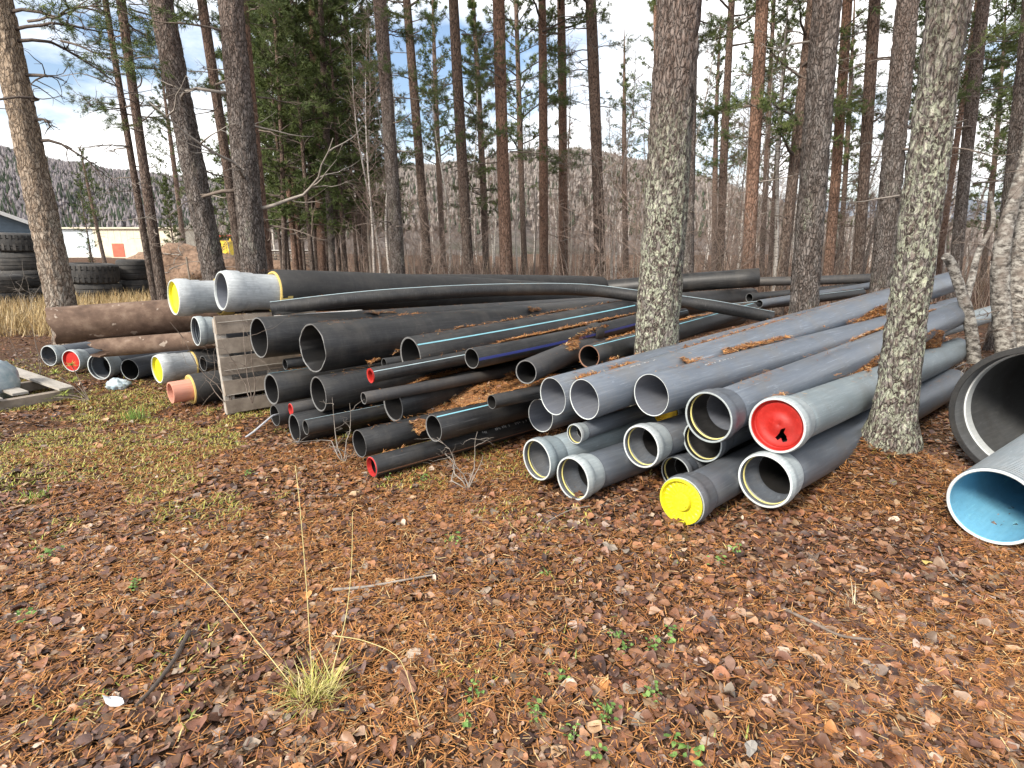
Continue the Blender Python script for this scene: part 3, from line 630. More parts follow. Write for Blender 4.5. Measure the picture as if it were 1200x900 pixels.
for ang, wd, mm in ((12, .012, 'stripe_pale'),):
    v = []
    for i, p in enumerate(hc):
        t = (hc[min(i + 1, len(hc) - 1)] - hc[max(i - 1, 0)]).normalized(); x = t.cross(Vector((0, 0, 1))).normalized(); up = x.cross(t)
        for s_, rr in ((-1, hr - .002), (-.9, hr + .0016), (.9, hr + .0016), (1, hr - .002)):
            a = R(ang) + s_ * wd / hr / 2; v.append(p + (x * math.sin(a) + up * math.cos(a)) * rr)
    MB().add(v, [(i * 4 + k, (i + 1) * 4 + k, (i + 1) * 4 + k + 1, i * 4 + k + 1) for i in range(len(hc) - 1) for k in range(3)]).obj('stripe', [mm], root)
for i in range(len(hp) - 1): PIPES.append((hp[i], hp[i + 1], hr))
# corrugated culverts on the right
def ribbed(label, A, az, L, r, pitch, depth, wall, mats, inner_rib, seg, slope=0, liner=None):
    A = Vector(A); B = A + Vector((math.sin(az), math.cos(az), slope)) * L; root = thing('culvert_pipe', label, 'culvert', A, frame(A, B).to_euler())
    n = int(L / pitch); prof = []; ri = r - wall
    for i in range(n, 0, -1):
        z = i * pitch
        for u, dd in ((.0, 0), (.12, depth), (.62, depth), (.74, 0)): prof.append((z - u * pitch + pitch * .3, r - depth + dd))
    no = len(prof)
    prof += [(.02, r), (.004, r), (0, r - .004), (0, ri + .004), (.004, ri)]
    zi = [.01 + L * i / (n if inner_rib else 24) for i in range(1, (n if inner_rib else 24) + 1)]
    for z in zi:
        if inner_rib: prof += [(z - pitch * .5, ri), (z, ri + inner_rib)]
        else: prof.append((z, ri))
    mi = [0] * (no + 1) + [1] * 3 + [2] * (len(prof) - no - 3); mi = mi[:len(prof) - 1] + [1]
    MB().lathe(prof, seg, mi, close=True).obj('barrel', mats, root, True, 45)
    if liner:
        MB().lathe([(.16, ri - .001), (.16, ri - .012), (.20, ri - .014), (.255, ri - .012), (.255, ri - .001)], seg).obj('seal_band', [liner], root)
    return root
ribbed('huge black corrugated culvert pipe with white band inside, beside the birch', W(1210, 490, 3.95), R(58), 5.5, .50, .105, .022, .042, ('culvert_black', 'culvert_black', 'culvert_inner'), 0, 72, liner='white_plastic')
ribbed('grey ribbed pipe with bright blue inside, poking out of the big culvert', W(1163, 594, 3.2), R(56), 3.3, .222, .026, .008, .018, ('rib_grey', 'pvc_rim', 'blue_inner'), .003, 52, slope=.045)

# ------------------------------------------------------------------ trees
def fb_noise(u, v, o): return .6 * vnoise(u, v, 1, o) + .3 * vnoise(u, v, 2.1, o + 1) + .1 * vnoise(u, v, 4.3, o + 2)
def trunk_mesh(lean, H, r0, seg, dz_near, znear, mname, seed, relief=.0, taper=.045, flare=.35, bend=.0, twist=0):
    zs = list(np.arange(-.25, znear, dz_near)) + list(np.arange(znear, H, .45)) + [H]
    n = len(zs); z = np.array(zs)[:, None]; k = np.arange(seg)[None]; a = 2 * math.pi * k / seg
    zt = np.maximum(z, 0) / H; r = r0 * np.clip(1 - (taper / .045) * .34 * zt - .60 * zt ** 4, .05, 1) * (1 + flare * np.exp(-np.maximum(z, 0) / .16))
    r = r * (1 + .06 * (np.sin(a * 2 + seed) * np.sin(z * .9 + seed)) + .05 * np.sin(a * 5 + seed * 3) * np.exp(-np.maximum(z, 0) / .5) * flare * 2)
    if relief:
        # angle noise is mirrored at the seam so the bark closes round the trunk
        u = np.abs(a - math.pi) * r0 * 22 + 0 * z
        rd = np.abs(fb_noise(u + 3 * vnoise(u, z * 3 + 0 * a, .5, seed), z * 6.5 + 0 * a, seed) - .5) * 2
        r = r + relief * (np.minimum(rd * 2.2, 1) - .6)
    cx = lean[0] * z + bend * np.sin(z / H * 3.1 + seed); cy = lean[1] * z + bend * .6 * np.sin(z / H * 4.3 + seed * 2)
    V = np.stack([cx + r * np.cos(a), cy + r * np.sin(a), z + 0 * a], -1).reshape(-1, 3)
    I = np.arange(n * seg).reshape(n, seg); J = np.roll(I, -1, 1)
    Fq = np.stack([I[:-1], J[:-1], J[1:], I[1:]], -1).reshape(-1, 4)
    return tri_mesh('trunk', V, Fq, [mname], smooth=True)
def needle_arrays(cs, ts, n, ln, wd, r):
    m_ = len(cs); cs = np.repeat(cs, n, 0); ts = np.repeat(ts, n, 0)
    d = ts * .75 + r.normal(size=(m_ * n, 3)) * .62; d /= np.linalg.norm(d, axis=1)[:, None]
    s = np.cross(d, r.normal(size=d.shape)); s /= np.linalg.norm(s, axis=1)[:, None] + 1e-9
    L_ = (ln * (.6 + .7 * r.random(m_ * n)))[:, None]; b0 = cs + r.normal(size=cs.shape) * .012
    V = np.stack([b0 - s * wd / 2, b0 + s * wd / 2, b0 + d * L_], 1).reshape(-1, 3)
    return V, np.arange(len(V)).reshape(-1, 3)
def limb_pts(p0, az, L_, rise, droop, r, n=7, wob=.05):
    out = []; p = np.array(p0, float); a = az; e = rise
    for i in range(n):
        out.append(p.copy()); st = L_ / (n - 1)
        p = p + st * np.array([math.cos(a) * math.cos(e), math.sin(a) * math.cos(e), math.sin(e)])
        a += r.normal() * wob * 3; e += droop / n + r.normal() * wob
    return out
def pine_crown(seed, z0, z1, Rc, nl, ln, wd, nb, dens=1.0, conic=.0, rise=.25, lim_r=.035):
    r = np.random.default_rng(seed); mb = MB(); cs = []; ts = []
    for i in range(nl):
        t = (i + r.random()) / nl; z = z0 + (z1 - z0) * t
        prof = (1 - t) ** .8 * (1 - .2 * conic) + .12 if conic > .5 else (.55 + .55 * math.sin(math.pi * min(1, t * 1.05 + .12))) * (1 - .45 * t)
        L_ = Rc * prof * (.65 + .6 * r.random()); az = i * 2.4 + r.normal() * .4
        pts = limb_pts((0, 0, z), az, L_, rise + .5 * t + r.normal() * .12, .25 if conic < .5 else -.25, r)
        mb.tube([tuple(p) for p in pts], [lim_r * (1 - .8 * k / 6) * (1.1 - t * .6) for k in range(7)], 4, 0, False)
        for k in range(2, 7):
            p = pts[min(k, 6)]; d0 = pts[min(k, 6)] - pts[k - 1]; d0 /= np.linalg.norm(d0)
            ns = max(1, int(dens * (3 if k < 6 else 4)))
            for q in range(ns):
                sd_ = d0 * .6 + r.normal(size=3) * .6; sd_[2] += .15; sd_ /= np.linalg.norm(sd_); sl = L_ * .30 * (.35 + .7 * r.random()) * (1.15 - k / 9)
                e_ = p + sd_ * sl
                mb.tube([tuple(p), tuple((p + e_) / 2 + r.normal(size=3) * .03), tuple(e_)], [.011, .008, .004], 3, 0, False)
                for u in ((.45, .7, .88, 1.0) if sl > .3 else (.6, 1.0)):
                    cs.append(p + (e_ - p) * u + r.normal(size=3) * .03); ts.append(sd_)
    V, Fc = needle_arrays(np.array(cs), np.array(ts), nb, ln, wd, r)
    return mb.mesh('limbs', ['twig_dark'], True, 0), V, Fc
CR = {}
for key, a_ in dict(high=(11, 7.5, 15, 2.1, 34, .15, .020, 13, 1.0, 0), mid=(12, 5.0, 14, 2.0, 44, .15, .021, 13, 1.0, 0), low=(13, 1.4, 11, 1.9, 64, .16, .024, 12, 1.0, 1), low2=(14, 2.6, 12, 1.7, 56, .16, .024, 12, 1.0, 1), top=(15, 9.0, 16, 2.3, 30, .15, .021, 13, 1.0, 0), wisp=(16, 3.6, 13, 1.7, 30, .15, .020, 12, .7, 0), spru=(17, .5, 9, 1.5, 60, .14, .024, 12, 1.0, 1)).items():
    lm, V, Fc = pine_crown(*a_)
    CR[key] = (lm, tri_mesh('crown', V, Fc, ['spruce_needles' if key in ('low', 'spru') else 'pine_needles']))
def twig_mesh(seed, L_, r0, mname, up=.1, droop=-.35, sub=5, needles=0, kink=.12):
    r = np.random.default_rng(seed); mb = MB(); pts = limb_pts((0, 0, 0), 0, L_, up, droop, r, 9, kink)
    mb.tube([tuple(p) for p in pts], [r0 * (1 - .82 * i / 8) for i in range(9)], 6, 0)
    cs, ts = [], []
    for i in range(sub):
        k = r.integers(2, 8); p = pts[k]; az = r.choice([-1, 1]) * (.5 + .6 * r.random())
        q = limb_pts(p, az, L_ * (.18 + .3 * r.random()), r.normal() * .35, droop * .6, r, 6, kink * 1.3)
        mb.tube([tuple(x) for x in q], [r0 * .42 * (1 - .8 * j / 5) for j in range(6)], 4, 0)
        for j in range(2 + int(needles > 0) * 2):
            kk = r.integers(2, 6); z_ = limb_pts(q[kk], az + r.normal() * .8, L_ * (.06 + .12 * r.random()), r.normal() * .5, 0, r, 4, kink)
            mb.tube([tuple(x) for x in z_], [r0 * .16, r0 * .13, r0 * .10, r0 * .05], 3, 0)
            if needles:
                for x0, x1 in zip(z_[:-1], z_[1:]): cs.append(x1); ts.append((x1 - x0) / (np.linalg.norm(x1 - x0) + 1e-9))
    me = mb.mesh('branch', [mname], True, 0)
    if needles:
        V, Fc = needle_arrays(np.array(cs), np.array(ts), needles, .07, .007, r); return me, tri_mesh('needles', V, Fc, ['pine_needles'])
    return me
DEAD = [twig_mesh(40 + i, 1.0, .016, 'twig_grey' if i % 2 else 'twig', .15 - .1 * (i % 3), -.5 + .3 * (i % 4), 5) for i in range(8)]
LIVE = [twig_mesh(60 + i, 1.0, .014, 'twig', .1, .1, 9, 12) for i in range(3)]
def put_branch(root, me, z, az, s, lean, r_at, nm='branch', up=0):
    o = link(nm, me, root, (lean[0] * z + math.cos(az) * r_at * .6, lean[1] * z + math.sin(az) * r_at * .6, z)); o.rotation_euler = (0, -up, az); o.scale = (s, s, s); return o
def pine(label, pxb, pyb, pxt, d, wpx, mname, H=15, crown='top', near=0, dead=6, live=0, group=None, seed=0, name='pine_tree', dead_z=(1.6, 7), dead_len=(.5, 1.4), flare=.35, bend=.09, taper=.045):
    pb = W(pxb, pyb, d); pt = at_Y(pxt, 0, pb.y); lean = ((pt.x - pb.x) / (pt.z - pb.z), 0.0)
    g0 = ghs(pb.x, pb.y); base = Vector((pb.x - lean[0] * (pb.z - g0), pb.y, ghs(pb.x - lean[0] * (pb.z - g0), pb.y)))
    r0 = wpx / 2 / FPX * d * math.cos(math.atan2(pb.x, pb.y))
    root = thing(name, label, 'tree', base, None, group); rr = np.random.default_rng(seed + 500)
    if near: tm = trunk_mesh(lean, H, r0, 60, .035, min(8, d * .75), mname, seed, relief=.017, taper=taper, flare=flare, bend=0)
    else: tm = trunk_mesh(lean, H, r0, 14, .5, 3, mname, seed, taper=taper, flare=.2, bend=bend)
    link('trunk', tm, root)
    if crown:
        s = H / 15.0; lm, cm = CR[crown]; ln_ = link('limbs', lm, root); cr_ = link('crown', cm, root)
        for o in (ln_, cr_): o.scale = (s, s, s); o.rotation_euler = (-0 * lean[1], math.atan(lean[0]), 0)
        rz = rr.random() * 6.28
        mtx = Matrix.Rotation(math.atan(lean[0]), 4, 'Y') @ Matrix.Rotation(rz, 4, 'Z') @ Matrix.Diagonal((s, s, s, 1))
        for o in (ln_, cr_): o.matrix_local = mtx
    for i in range(dead):
        z = dead_z[0] + (dead_z[1] - dead_z[0]) * rr.random(); put_branch(root, DEAD[rr.integers(0, 8)], z, rr.random() * 6.28, dead_len[0] + (dead_len[1] - dead_len[0]) * rr.random(), lean, r0, up=rr.normal() * .15)
    for i in range(live):
        z = dead_z[0] + (dead_z[1] - dead_z[0]) * (.35 + .65 * rr.random()); me, nd = LIVE[rr.integers(0, 3)]; s = .7 + .7 * rr.random(); az = rr.random() * 6.28
        o = put_branch(root, me, z, az, s, lean, r0); link('needles', nd, o)
    root['lean'] = lean[0]; return root
# near pines, each its own
pine('mossy lichen-covered pine standing in the gap between black and grey pipes', 770, 390, 796, 5.15, 50, 'bark_lichen', 16, 'top', 1, 3, seed=1, dead_z=(4.2, 6))
pine('grey pine trunk behind the top grey pipes, a dead side branch at hill height', 944, 330, 969, 6.95, 35, 'bark_near', 16, 'top', 1, 5, seed=2, dead_z=(2.6, 6))
pine('big scarred pine with lichen plates on a litter mound by the red-capped pipe', 1047, 490, 1112, 4.12, 50, 'bark_lichen', 16, 'top', 1, 3, seed=3, dead_z=(3.0, 4.5), flare=.5)
p1 = pine('pale weathered leaning pine behind the rusty pipe with long dead side branches', 71, 350, -2, 8.7, 37, 'bark_pale', 15, 'top', 1, 0, seed=4)
pine('brown pine with pale bark scar behind the yellow-capped insulated pipe', 249, 310, 188, 9.0, 30, 'bark_near', 16, 'high', 1, 4, 4, seed=5, dead_z=(2.6, 6.5))
pine('straight grey-brown pine behind the open insulated socket', 298, 310, 270, 8.8, 31, 'bark_near', 16, 'high', 1, 7, 2, seed=6, dead_z=(1.9, 6.0), dead_len=(.8, 2.0))
pine('thick pine in front of the right rear pines, behind the grey pipe ends', 1034, 320, 1064, 8.9, 28, 'bark_near', 16, 'high', 1, 6, seed=7, dead_z=(2.2, 6))
pine('dark pine trunk standing behind the birch clump', 1178, 330, 1213, 9.2, 30, 'bark_near', 15, 'mid', 1, 6, 3, seed=8)
# long dead branches of the weathered pine
for i, (px, py, L_, up, s_) in enumerate([(12, 14, 1.9, -.05, 1), (18, 34, 1.5, -.35, 2), (20, 48, 1.7, -.2, 3), (27, 88, 1.35, -.1, 4), (34, 118, 1.45, -.1, 5), (47, 165, 1.15, -.05, 6), (40, 140, .6, -.1, 7)]):
    pt = at_Y(px, py, p1.location.y); me = twig_mesh(80 + i, L_, .024, 'twig_dark', up * -1 * .3, -1.0 if i != 0 else -.4, 7, kink=.16)
    o = link('branch', me, p1, pt - p1.location); o.rotation_euler = (0, 0, R(-18 + 9 * (i % 4)))
me, nd = LIVE[0]; pt = at_Y(75, 25, p1.location.y); o = link('branch', me, p1, pt - p1.location - Vector((.5, 0, 0))); o.scale = (1.3,) * 3; n_o = link('needles', nd, o)
me, nd = LIVE[1]; pt = at_Y(90, 45, p1.location.y); o = link('branch', me, p1, pt - p1.location - Vector((.3, -.1, 0))); o.rotation_euler = (0, .3, 0); o.scale = (1.2,) * 3; n_o = link('needles', nd, o)
# named middle-distance pines
pine('slim twin-stemmed pine beside the tyres, thinner stem', 178, 330, 126, 14, 9, 'bark_mid', 13, None, 0, 26, 10, seed=9, dead_z=(2.5, 8.5), dead_len=(.7, 1.5))
pine('slim twin-stemmed pine beside the tyres, thicker stem', 190, 335, 146, 13.6, 13, 'bark_mid', 14, 'high', 0, 18, 16, seed=10, dead_z=(2.0, 8))
pine('red-barked pine just behind the straight grey-brown pine', 315, 310, 283, 12.5, 21, 'bark_red', 16, 'high', 0, 8, 3, seed=11)
MID = [  # px at y, top px, distance, width px, bark, height, crown
    (277, 300, 236, 16, 13, 'bark_mid', 15, 'high'), (346, 320, 322, 22, 8, 'bark_red', 14, 'mid'), (352, 320, 330, 23, 8, 'bark_red', 14, 'mid'), (380, 320, 366, 22, 10, 'bark_red', 15, 'mid'), (393, 320, 372, 20, 9, 'bark_near', 13, 'wisp'), (333, 315, 318, 19, 6, 'bark_mid', 11, 'wisp'),
    (462, 320, 441, 13, 17, 'bark_near', 16, 'high'), (499, 320, 478, 18, 11, 'bark_mid', 16, 'high'), (549, 320, 535, 16, 13, 'bark_mid', 16, 'high'), (597, 320, 588, 15, 15, 'bark_red', 16, 'high'), (617, 320, 603, 29, 7, 'bark_mid', 18, 'mid'), (638, 320, 632, 19, 11, 'bark_red', 16, 'high'), (658, 320, 655, 20, 11, 'bark_red', 16, 'high'), (700, 325, 692, 17, 14, 'bark_mid', 16, 'high'),
    (803, 315, 814, 13, 17, 'bark_near', 16, 'high'), (846, 315, 860, 20, 10, 'bark_mid', 16, 'high'), (881, 315, 894, 14, 16, 'bark_red', 16, 'high'), (893, 315, 905, 28, 7, 'bark_mid', 17, 'mid'), (916, 315, 948, 14, 14, 'bark_mid', 15, 'wisp'), (967, 320, 990, 15, 13, 'bark_red', 16, 'high'), (1001, 320, 1028, 14, 15, 'bark_mid', 16, 'high'), (1122, 320, 1160, 13, 17, 'bark_near', 16, 'high'), (1104, 315, 1145, 18, 8, 'bark_red', 15, 'mid'), (1074, 318, 1096, 21, 10, 'bark_mid', 16, 'mid'),
    (570, 320, 553, 32, 8, 'bark_mid', 17, 'low2'), (770, 320, 768, 36, 8, 'bark_red', 18, 'wisp'), (430, 320, 405, 27, 8, 'bark_mid', 17, 'mid'), (520, 320, 508, 38, 7, 'bark_mid', 18, 'mid'), (905, 318, 922, 30, 7, 'bark_mid', 13, 'mid'), (985, 318, 1000, 28, 7, 'bark_mid', 13, 'low2'), (1085, 318, 1105, 26, 8, 'bark_mid', 12.5, 'mid'), (1152, 318, 1180, 29, 8, 'bark_mid', 13, 'low2'), (1205, 318, 1245, 25, 8, 'bark_mid', 12, 'mid'), (836, 318, 846, 34, 7, 'bark_mid', 14, 'mid'), (735, 318, 730, 37, 7, 'bark_mid', 14, 'wisp'), (1190, 318, 1226, 24, 9, 'bark_mid', 16, 'mid'), (1240, 318, 1290, 16, 12, 'bark_mid', 16, 'mid'), (215, 300, 180, 44, 7, 'bark_mid', 15, 'mid'), (120, 300, 60, 60, 5, 'bark_mid', 12, 'mid')]
for i, (a, b_, c_, d_, e_, f_, h_, k_) in enumerate(MID):
    col_ = {'bark_red': 'slender red-barked pine in the wood behind the pipes', 'bark_mid': 'slender dark brown pine in the wood behind the pipes', 'bark_near': 'slender greyish pine in the wood behind the pipes'}[f_]
    own = {277: 'slim dark pine between the scarred pine and the straight grey-brown pine', 462: 'greyish slender pine at the edge of the green thicket', 803: 'greyish slender pine close behind the mossy lichen-covered pine', 881: 'red-barked slender pine next to the grey trunk behind the top grey pipes', 967: 'red-barked pine hidden close behind the grey trunk with dead side branch', 1001: 'brown slender pine between the two thick grey trunks behind the grey pipes', 1122: 'greyish slender pine behind the leaning birch snag', 916: 'leaning brown pine between the red-barked pine and the grey trunk', 393: 'greyish thin pine standing in front of the green thicket'}.get(a)
    if own: pine(own, a, b_, c_, d_, e_, f_, h_, k_, 0, 9, 9, seed=20 + i, dead_z=(1.8, 8)); continue
    pine(col_, a, b_, c_, d_, e_, f_, h_, k_, 0, 9 if d_ < 24 else 3, 9 if d_ < 24 else 2, group='slender %s pines behind the pipes' % {'bark_red': 'red-barked', 'bark_mid': 'dark brown', 'bark_near': 'greyish'}[f_], seed=20 + i, dead_z=(1.8, 8))
# young dense evergreens on the left of the wood
YNG = [(345, 310, 25, 'low', 14), (372, 312, 22, 'low2', 14), (398, 312, 27, 'low', 15), (418, 314, 24, 'low2', 13), (330, 308, 31, 'low', 15), (440, 315, 33, 'low', 14), (310, 305, 29, 'low2', 14), (385, 315, 35, 'low', 18), (405, 318, 20, 'low2', 11), (357, 315, 30, 'low2', 17), (366, 315, 19, 'low2', 10), (424, 316, 27, 'low', 16), (302, 306, 36, 'low', 17), (338, 312, 21, 'low2', 10)]
for i, (px, py, d_, k_, h_) in enumerate(YNG):
    b0 = W(px, py, d_); root = thing('evergreen_tree', 'young evergreen tree with branches to the ground in the dense green thicket', 'tree', (b0.x, b0.y, ghs(b0.x, b0.y)), (0, 0, i * 1.3), 'young evergreens in the thicket')
    s = h_ / 11.5; link('trunk', trunk_mesh((0, 0), h_ * .96, .09, 8, .5, 2, 'bark_mid', i, taper=.09, flare=.1), root)
    for nm, me in zip(('limbs', 'crown'), CR[k_]): o = link(nm, me, root); o.scale = (s * 1.1, s * 1.1, s)
for i, (px, py, d_, h_, lb) in enumerate([(104, 290, 42, 2.2, 'small young spruce in front of the white shed'), (95, 230, 30, 5.6, 'small pine with drooping sprays beyond the weathered pine'), (205, 300, 33, 5.5, 'bushy low evergreen behind the twin-stemmed pine')]):
    b0 = W(px, py, d_); root = thing('evergreen_tree', lb, 'tree', (b0.x, b0.y, ghs(b0.x, b0.y)), (0, 0, i))
    s = h_ / 9.0; link('trunk', trunk_mesh((0, 0), h_ * .97, .05, 8, .5, 1, 'bark_mid', i, taper=.09, flare=.1), root)
    for nm, me in zip(('limbs', 'crown'), CR['spru' if i != 1 else 'wisp']): o = link(nm, me, root); o.scale = (s * .9, s * .9, s if i != 1 else s * .65)
# bare birches and saplings
def birch_mesh(seed, H, r0, n, mname, tw, lean=.05):
    r = np.random.default_rng(seed); mb = MB(); n_ = 14; lx, ly = r.normal() * lean, r.normal() * lean; pts = []
    for i in range(n_): z = H * i / (n_ - 1); pts.append((lx * z + .12 * math.sin(z * .9 + seed), ly * z + .1 * math.sin(z * .7 + 2 * seed), z - .1))
    mb.tube(pts, [r0 * (1 - .9 * i / (n_ - 1)) for i in range(n_)], 7, 0); tm = mb.mesh('trunk', [mname], True, 0); mb = MB()
    for i in range(n):
        t = .18 + .8 * r.random() ** .8; k = t * (n_ - 1); a = int(k); f = k - a; p = np.array(pts[a]) * (1 - f) + np.array(pts[min(a + 1, n_ - 1)]) * f
        L_ = (1 - t * .7) * H * .20 * (.5 + .8 * r.random()); q = limb_pts(p, r.random() * 6.28, L_, .75 + r.normal() * .2, .05, r, 5, .12)
        mb.tube([tuple(x) for x in q], [r0 * .22 * (1.1 - t) + .005, r0 * .17 * (1.1 - t) + .004, .005, .004, .003], 3, 0, False)
        for j in range(5):
            m_ = r.integers(1, 5); z_ = limb_pts(q[m_], r.random() * 6.28, L_ * (.25 + .35 * r.random()), .5 + r.normal() * .4, 0, r, 3, .2)
            mb.tube([tuple(x) for x in z_], [.0045, .0038, .0025], 3, 0, False)
    return tm, mb.mesh('twigs', [tw], True, 0)
BI = [birch_mesh(100, 7.5, .05, 46, 'birch', 'twig_mauve'), birch_mesh(101, 6.5, .04, 46, 'birch', 'twig_mauve'), birch_mesh(102, 8.5, .065, 52, 'birch', 'twig_mauve', .03), birch_mesh(103, 5.0, .03, 44, 'twig_grey', 'twig_mauve'), birch_mesh(104, 4.0, .028, 44, 'twig', 'twig_mauve', .1), birch_mesh(105, 9.5, .06, 54, 'twig_grey', 'twig_mauve', .03)]
BL = ['slim pale birch among the bare undergrowth behind the pipes', 'slim pale birch among the bare undergrowth behind the pipes', 'tall white birch stem in the bare wood', 'thin grey bare sapling in the wood', 'thin brown bare sapling in the wood', 'tall grey bare tree in the wood']
BG = ['slim pale birches', 'slim pale birches', 'tall white birches', 'thin grey saplings', 'thin brown saplings', 'tall grey bare trees']
rb = np.random.default_rng(21); nb_ = 0
spots = [(442, 19, 1), (553, 22, 0), (716, 20, 0), (722, 24, 2), (865, 22, 0), (868, 19, 1), (760, 17, 4), (738, 16, 3), (1090, 17, 1), (470, 21, 2), (528, 25, 0), (648, 24, 1)]
while len(spots) < 140:
    px = rb.uniform(425, 1290) if rb.random() < .88 else rb.uniform(190, 425); d_ = 15 + 45 * rb.random() ** 1.3
    if px < 425: d_ = 34 + 20 * rb.random()
    spots.append((px, d_, int(rb.integers(0, 6))))
for i in range(80): spots.append((rb.uniform(425, 1290), rb.uniform(45, 85), int(rb.choice([0, 2, 2, 5]))))
for px, d_, k in spots:
    b0 = W(px, 315, d_); root = thing('birch_tree' if k < 3 else 'bare_sapling', BL[k], 'tree', (b0.x, b0.y, ghs(b0.x, b0.y) - .05), (0, 0, rb.random() * 6.28), BG[k] + ' behind the pipes')
    s = .75 + .5 * rb.random(); root.scale = (s, s, s); link('trunk', BI[k][0], root); link('twigs', BI[k][1], root)
def bush_mesh(seed, H, stems, n):
    r = np.random.default_rng(seed); mb = MB(); tw = MB()
    for k in range(stems):
        q = limb_pts((r.normal() * .12, r.normal() * .12, -.05), r.random() * 6.28, H * (.6 + .5 * r.random()), 1.25 + r.normal() * .12, -.25, r, 8, .10)
        mb.tube([tuple(x) for x in q], [.016 * (1 - .8 * i / 7) for i in range(8)], 4, 0)
        for i in range(n):
            p = q[r.integers(2, 8)]; z_ = limb_pts(p, r.random() * 6.28, H * (.12 + .25 * r.random()), .7 + r.normal() * .35, 0, r, 4, .18); tw.tube([tuple(x) for x in z_], [.006, .005, .004, .002], 3, 0, False)
            for j in range(3):
                y_ = limb_pts(z_[r.integers(1, 4)], r.random() * 6.28, H * (.05 + .10 * r.random()), .5 + r.normal() * .4, 0, r, 3, .2); tw.tube([tuple(x) for x in y_], [.0042, .0036, .002], 3, 0, False)
    return mb.mesh('stems', ['twig_grey' if seed % 2 else 'twig'], True, 0), tw.mesh('twigs', ['twig_mauve'], True, 0)
BU = [bush_mesh(400, 3.4, 5, 9), bush_mesh(401, 2.6, 6, 9), bush_mesh(402, 4.2, 4, 11)]
for i in range(85):
    px = rb.uniform(425, 1290) if i > 14 else rb.uniform(200, 425); d_ = 13.5 + 30 * rb.random() ** 1.4 if i > 14 else rb.uniform(30, 45); k = int(rb.integers(0, 3)); b0 = W(px, 315, d_)
    root = thing('bare_bush', 'bare twiggy bush in the brown undergrowth behind the pipes', 'bush', (b0.x, b0.y, ghs(b0.x, b0.y)), (0, 0, rb.random() * 6.28), 'bare bushes behind the pipes'); s = .7 + .6 * rb.random(); root.scale = (s, s, s)
    link('stems', BU[k][0], root); link('twigs', BU[k][1], root)
# birch clump on the right
def free_tube(pix, radii, mname, nm, parent, base, n=6, relief=.008):
    pts = [W(*p) - base for p in pix]; cc_ = catmull(pts, n); m_ = len(cc_); rad = [radii[0] + (radii[-1] - radii[0]) * i / (m_ - 1) for i in range(m_)]
    q = MB().tube(cc_, rad, 18, 0)
    for i, (x, y, z) in enumerate(q.v):
        p = cc_[min(i // 18, m_ - 1)]; k = 1 + .16 * (vnoise(x * 20 + y * 13, z * 16, 1, 3) - .5); q.v[i] = (p.x + (x - p.x) * k, p.y + (y - p.y) * k, z)
    return q.obj(nm, [mname], parent)
b0 = W(1192, 425, 6.9); b0.z = ghs(b0.x, b0.y)
root = thing('birch_tree', 'lichen-mottled birch clump leaning stems beside the big culvert', 'tree', b0)
free_tube([(1190, 428, 6.9), (1192, 370, 6.9), (1197, 290, 6.95), (1207, 180, 7.0), (1222, 60, 7.1), (1240, -80, 7.2)], [.12, .075], 'birch_lichen', 'trunk', root, b0, 8)
free_tube([(1180, 425, 6.8), (1172, 340, 6.7), (1176, 280, 6.6), (1192, 220, 6.6), (1215, 140, 6.6)], [.11, .05], 'birch_lichen', 'trunk', root, b0, 8)
b1 = W(1144, 402, 6.75); b1.z = ghs(b1.x, b1.y) + .0
root2 = thing('birch_tree', 'short leaning pale birch snag between the grey pipe ends', 'tree', b1)
free_tube([(1142, 425, 6.7), (1138, 385, 6.65), (1129, 350, 6.6), (1116, 312, 6.55), (1108, 300, 6.5)], [.07, .045], 'birch_lichen', 'trunk', root2, b1)
free_tube([(1132, 350, 6.62), (1139, 325, 6.7), (1148, 292, 6.75), (1164, 262, 6.8), (1160, 225, 6.85)], [.042, .02], 'birch_lichen', 'branch', root2, b1)
for i in range(10):
    o = link('branch', DEAD[i % 8], root2 if i < 4 else root, (random.uniform(-.2, .2), random.uniform(-.1, .1), random.uniform(.15, 2.2))); o.rotation_euler = (0, random.uniform(-.9, .2), R(random.uniform(120, 330))); o.scale = (random.uniform(.5, .9),) * 3

# ------------------------------------------------------------------ yard behind the left pipes
def tyre_mesh(r, w_, seg=44):
    hw = w_ / 2; prof = [(-hw * .75, r * .58), (-hw * .98, r * .66), (-hw, r * .80), (-hw * .93, r * .90), (-hw * .78, r * .965), (-hw * .45, r * .985), (-hw * .42, r * .955), (-hw * .36, r * .955), (-hw * .33, r * .99), (-hw * .04, r), (-hw * .02, r * .965), (hw * .02, r * .965), (hw * .04, r), (hw * .33, r * .99), (hw * .36, r * .955), (hw * .42, r * .955), (hw * .45, r * .985), (hw * .78, r * .965), (hw * .93, r * .90), (hw, r * .80), (hw * .98, r * .66), (hw * .75, r * .58), (hw * .6, r * .62), (-hw * .6, r * .62)]
    return MB().lathe(prof, seg, close=True).mesh('casing', ['rubber'], True, 50)
def lug_mesh(r, w_):
    q = MB(); q.box(-.05 * r, .05 * r, -w_ * .40, w_ * .02, 0, .032 * r, 0, Matrix.Translation((0, 0, 0)) @ Matrix.Shear('XY', 4, (.0, .0)))
    return q.mesh('tread_lug', ['rubber'], False)
TY = {}
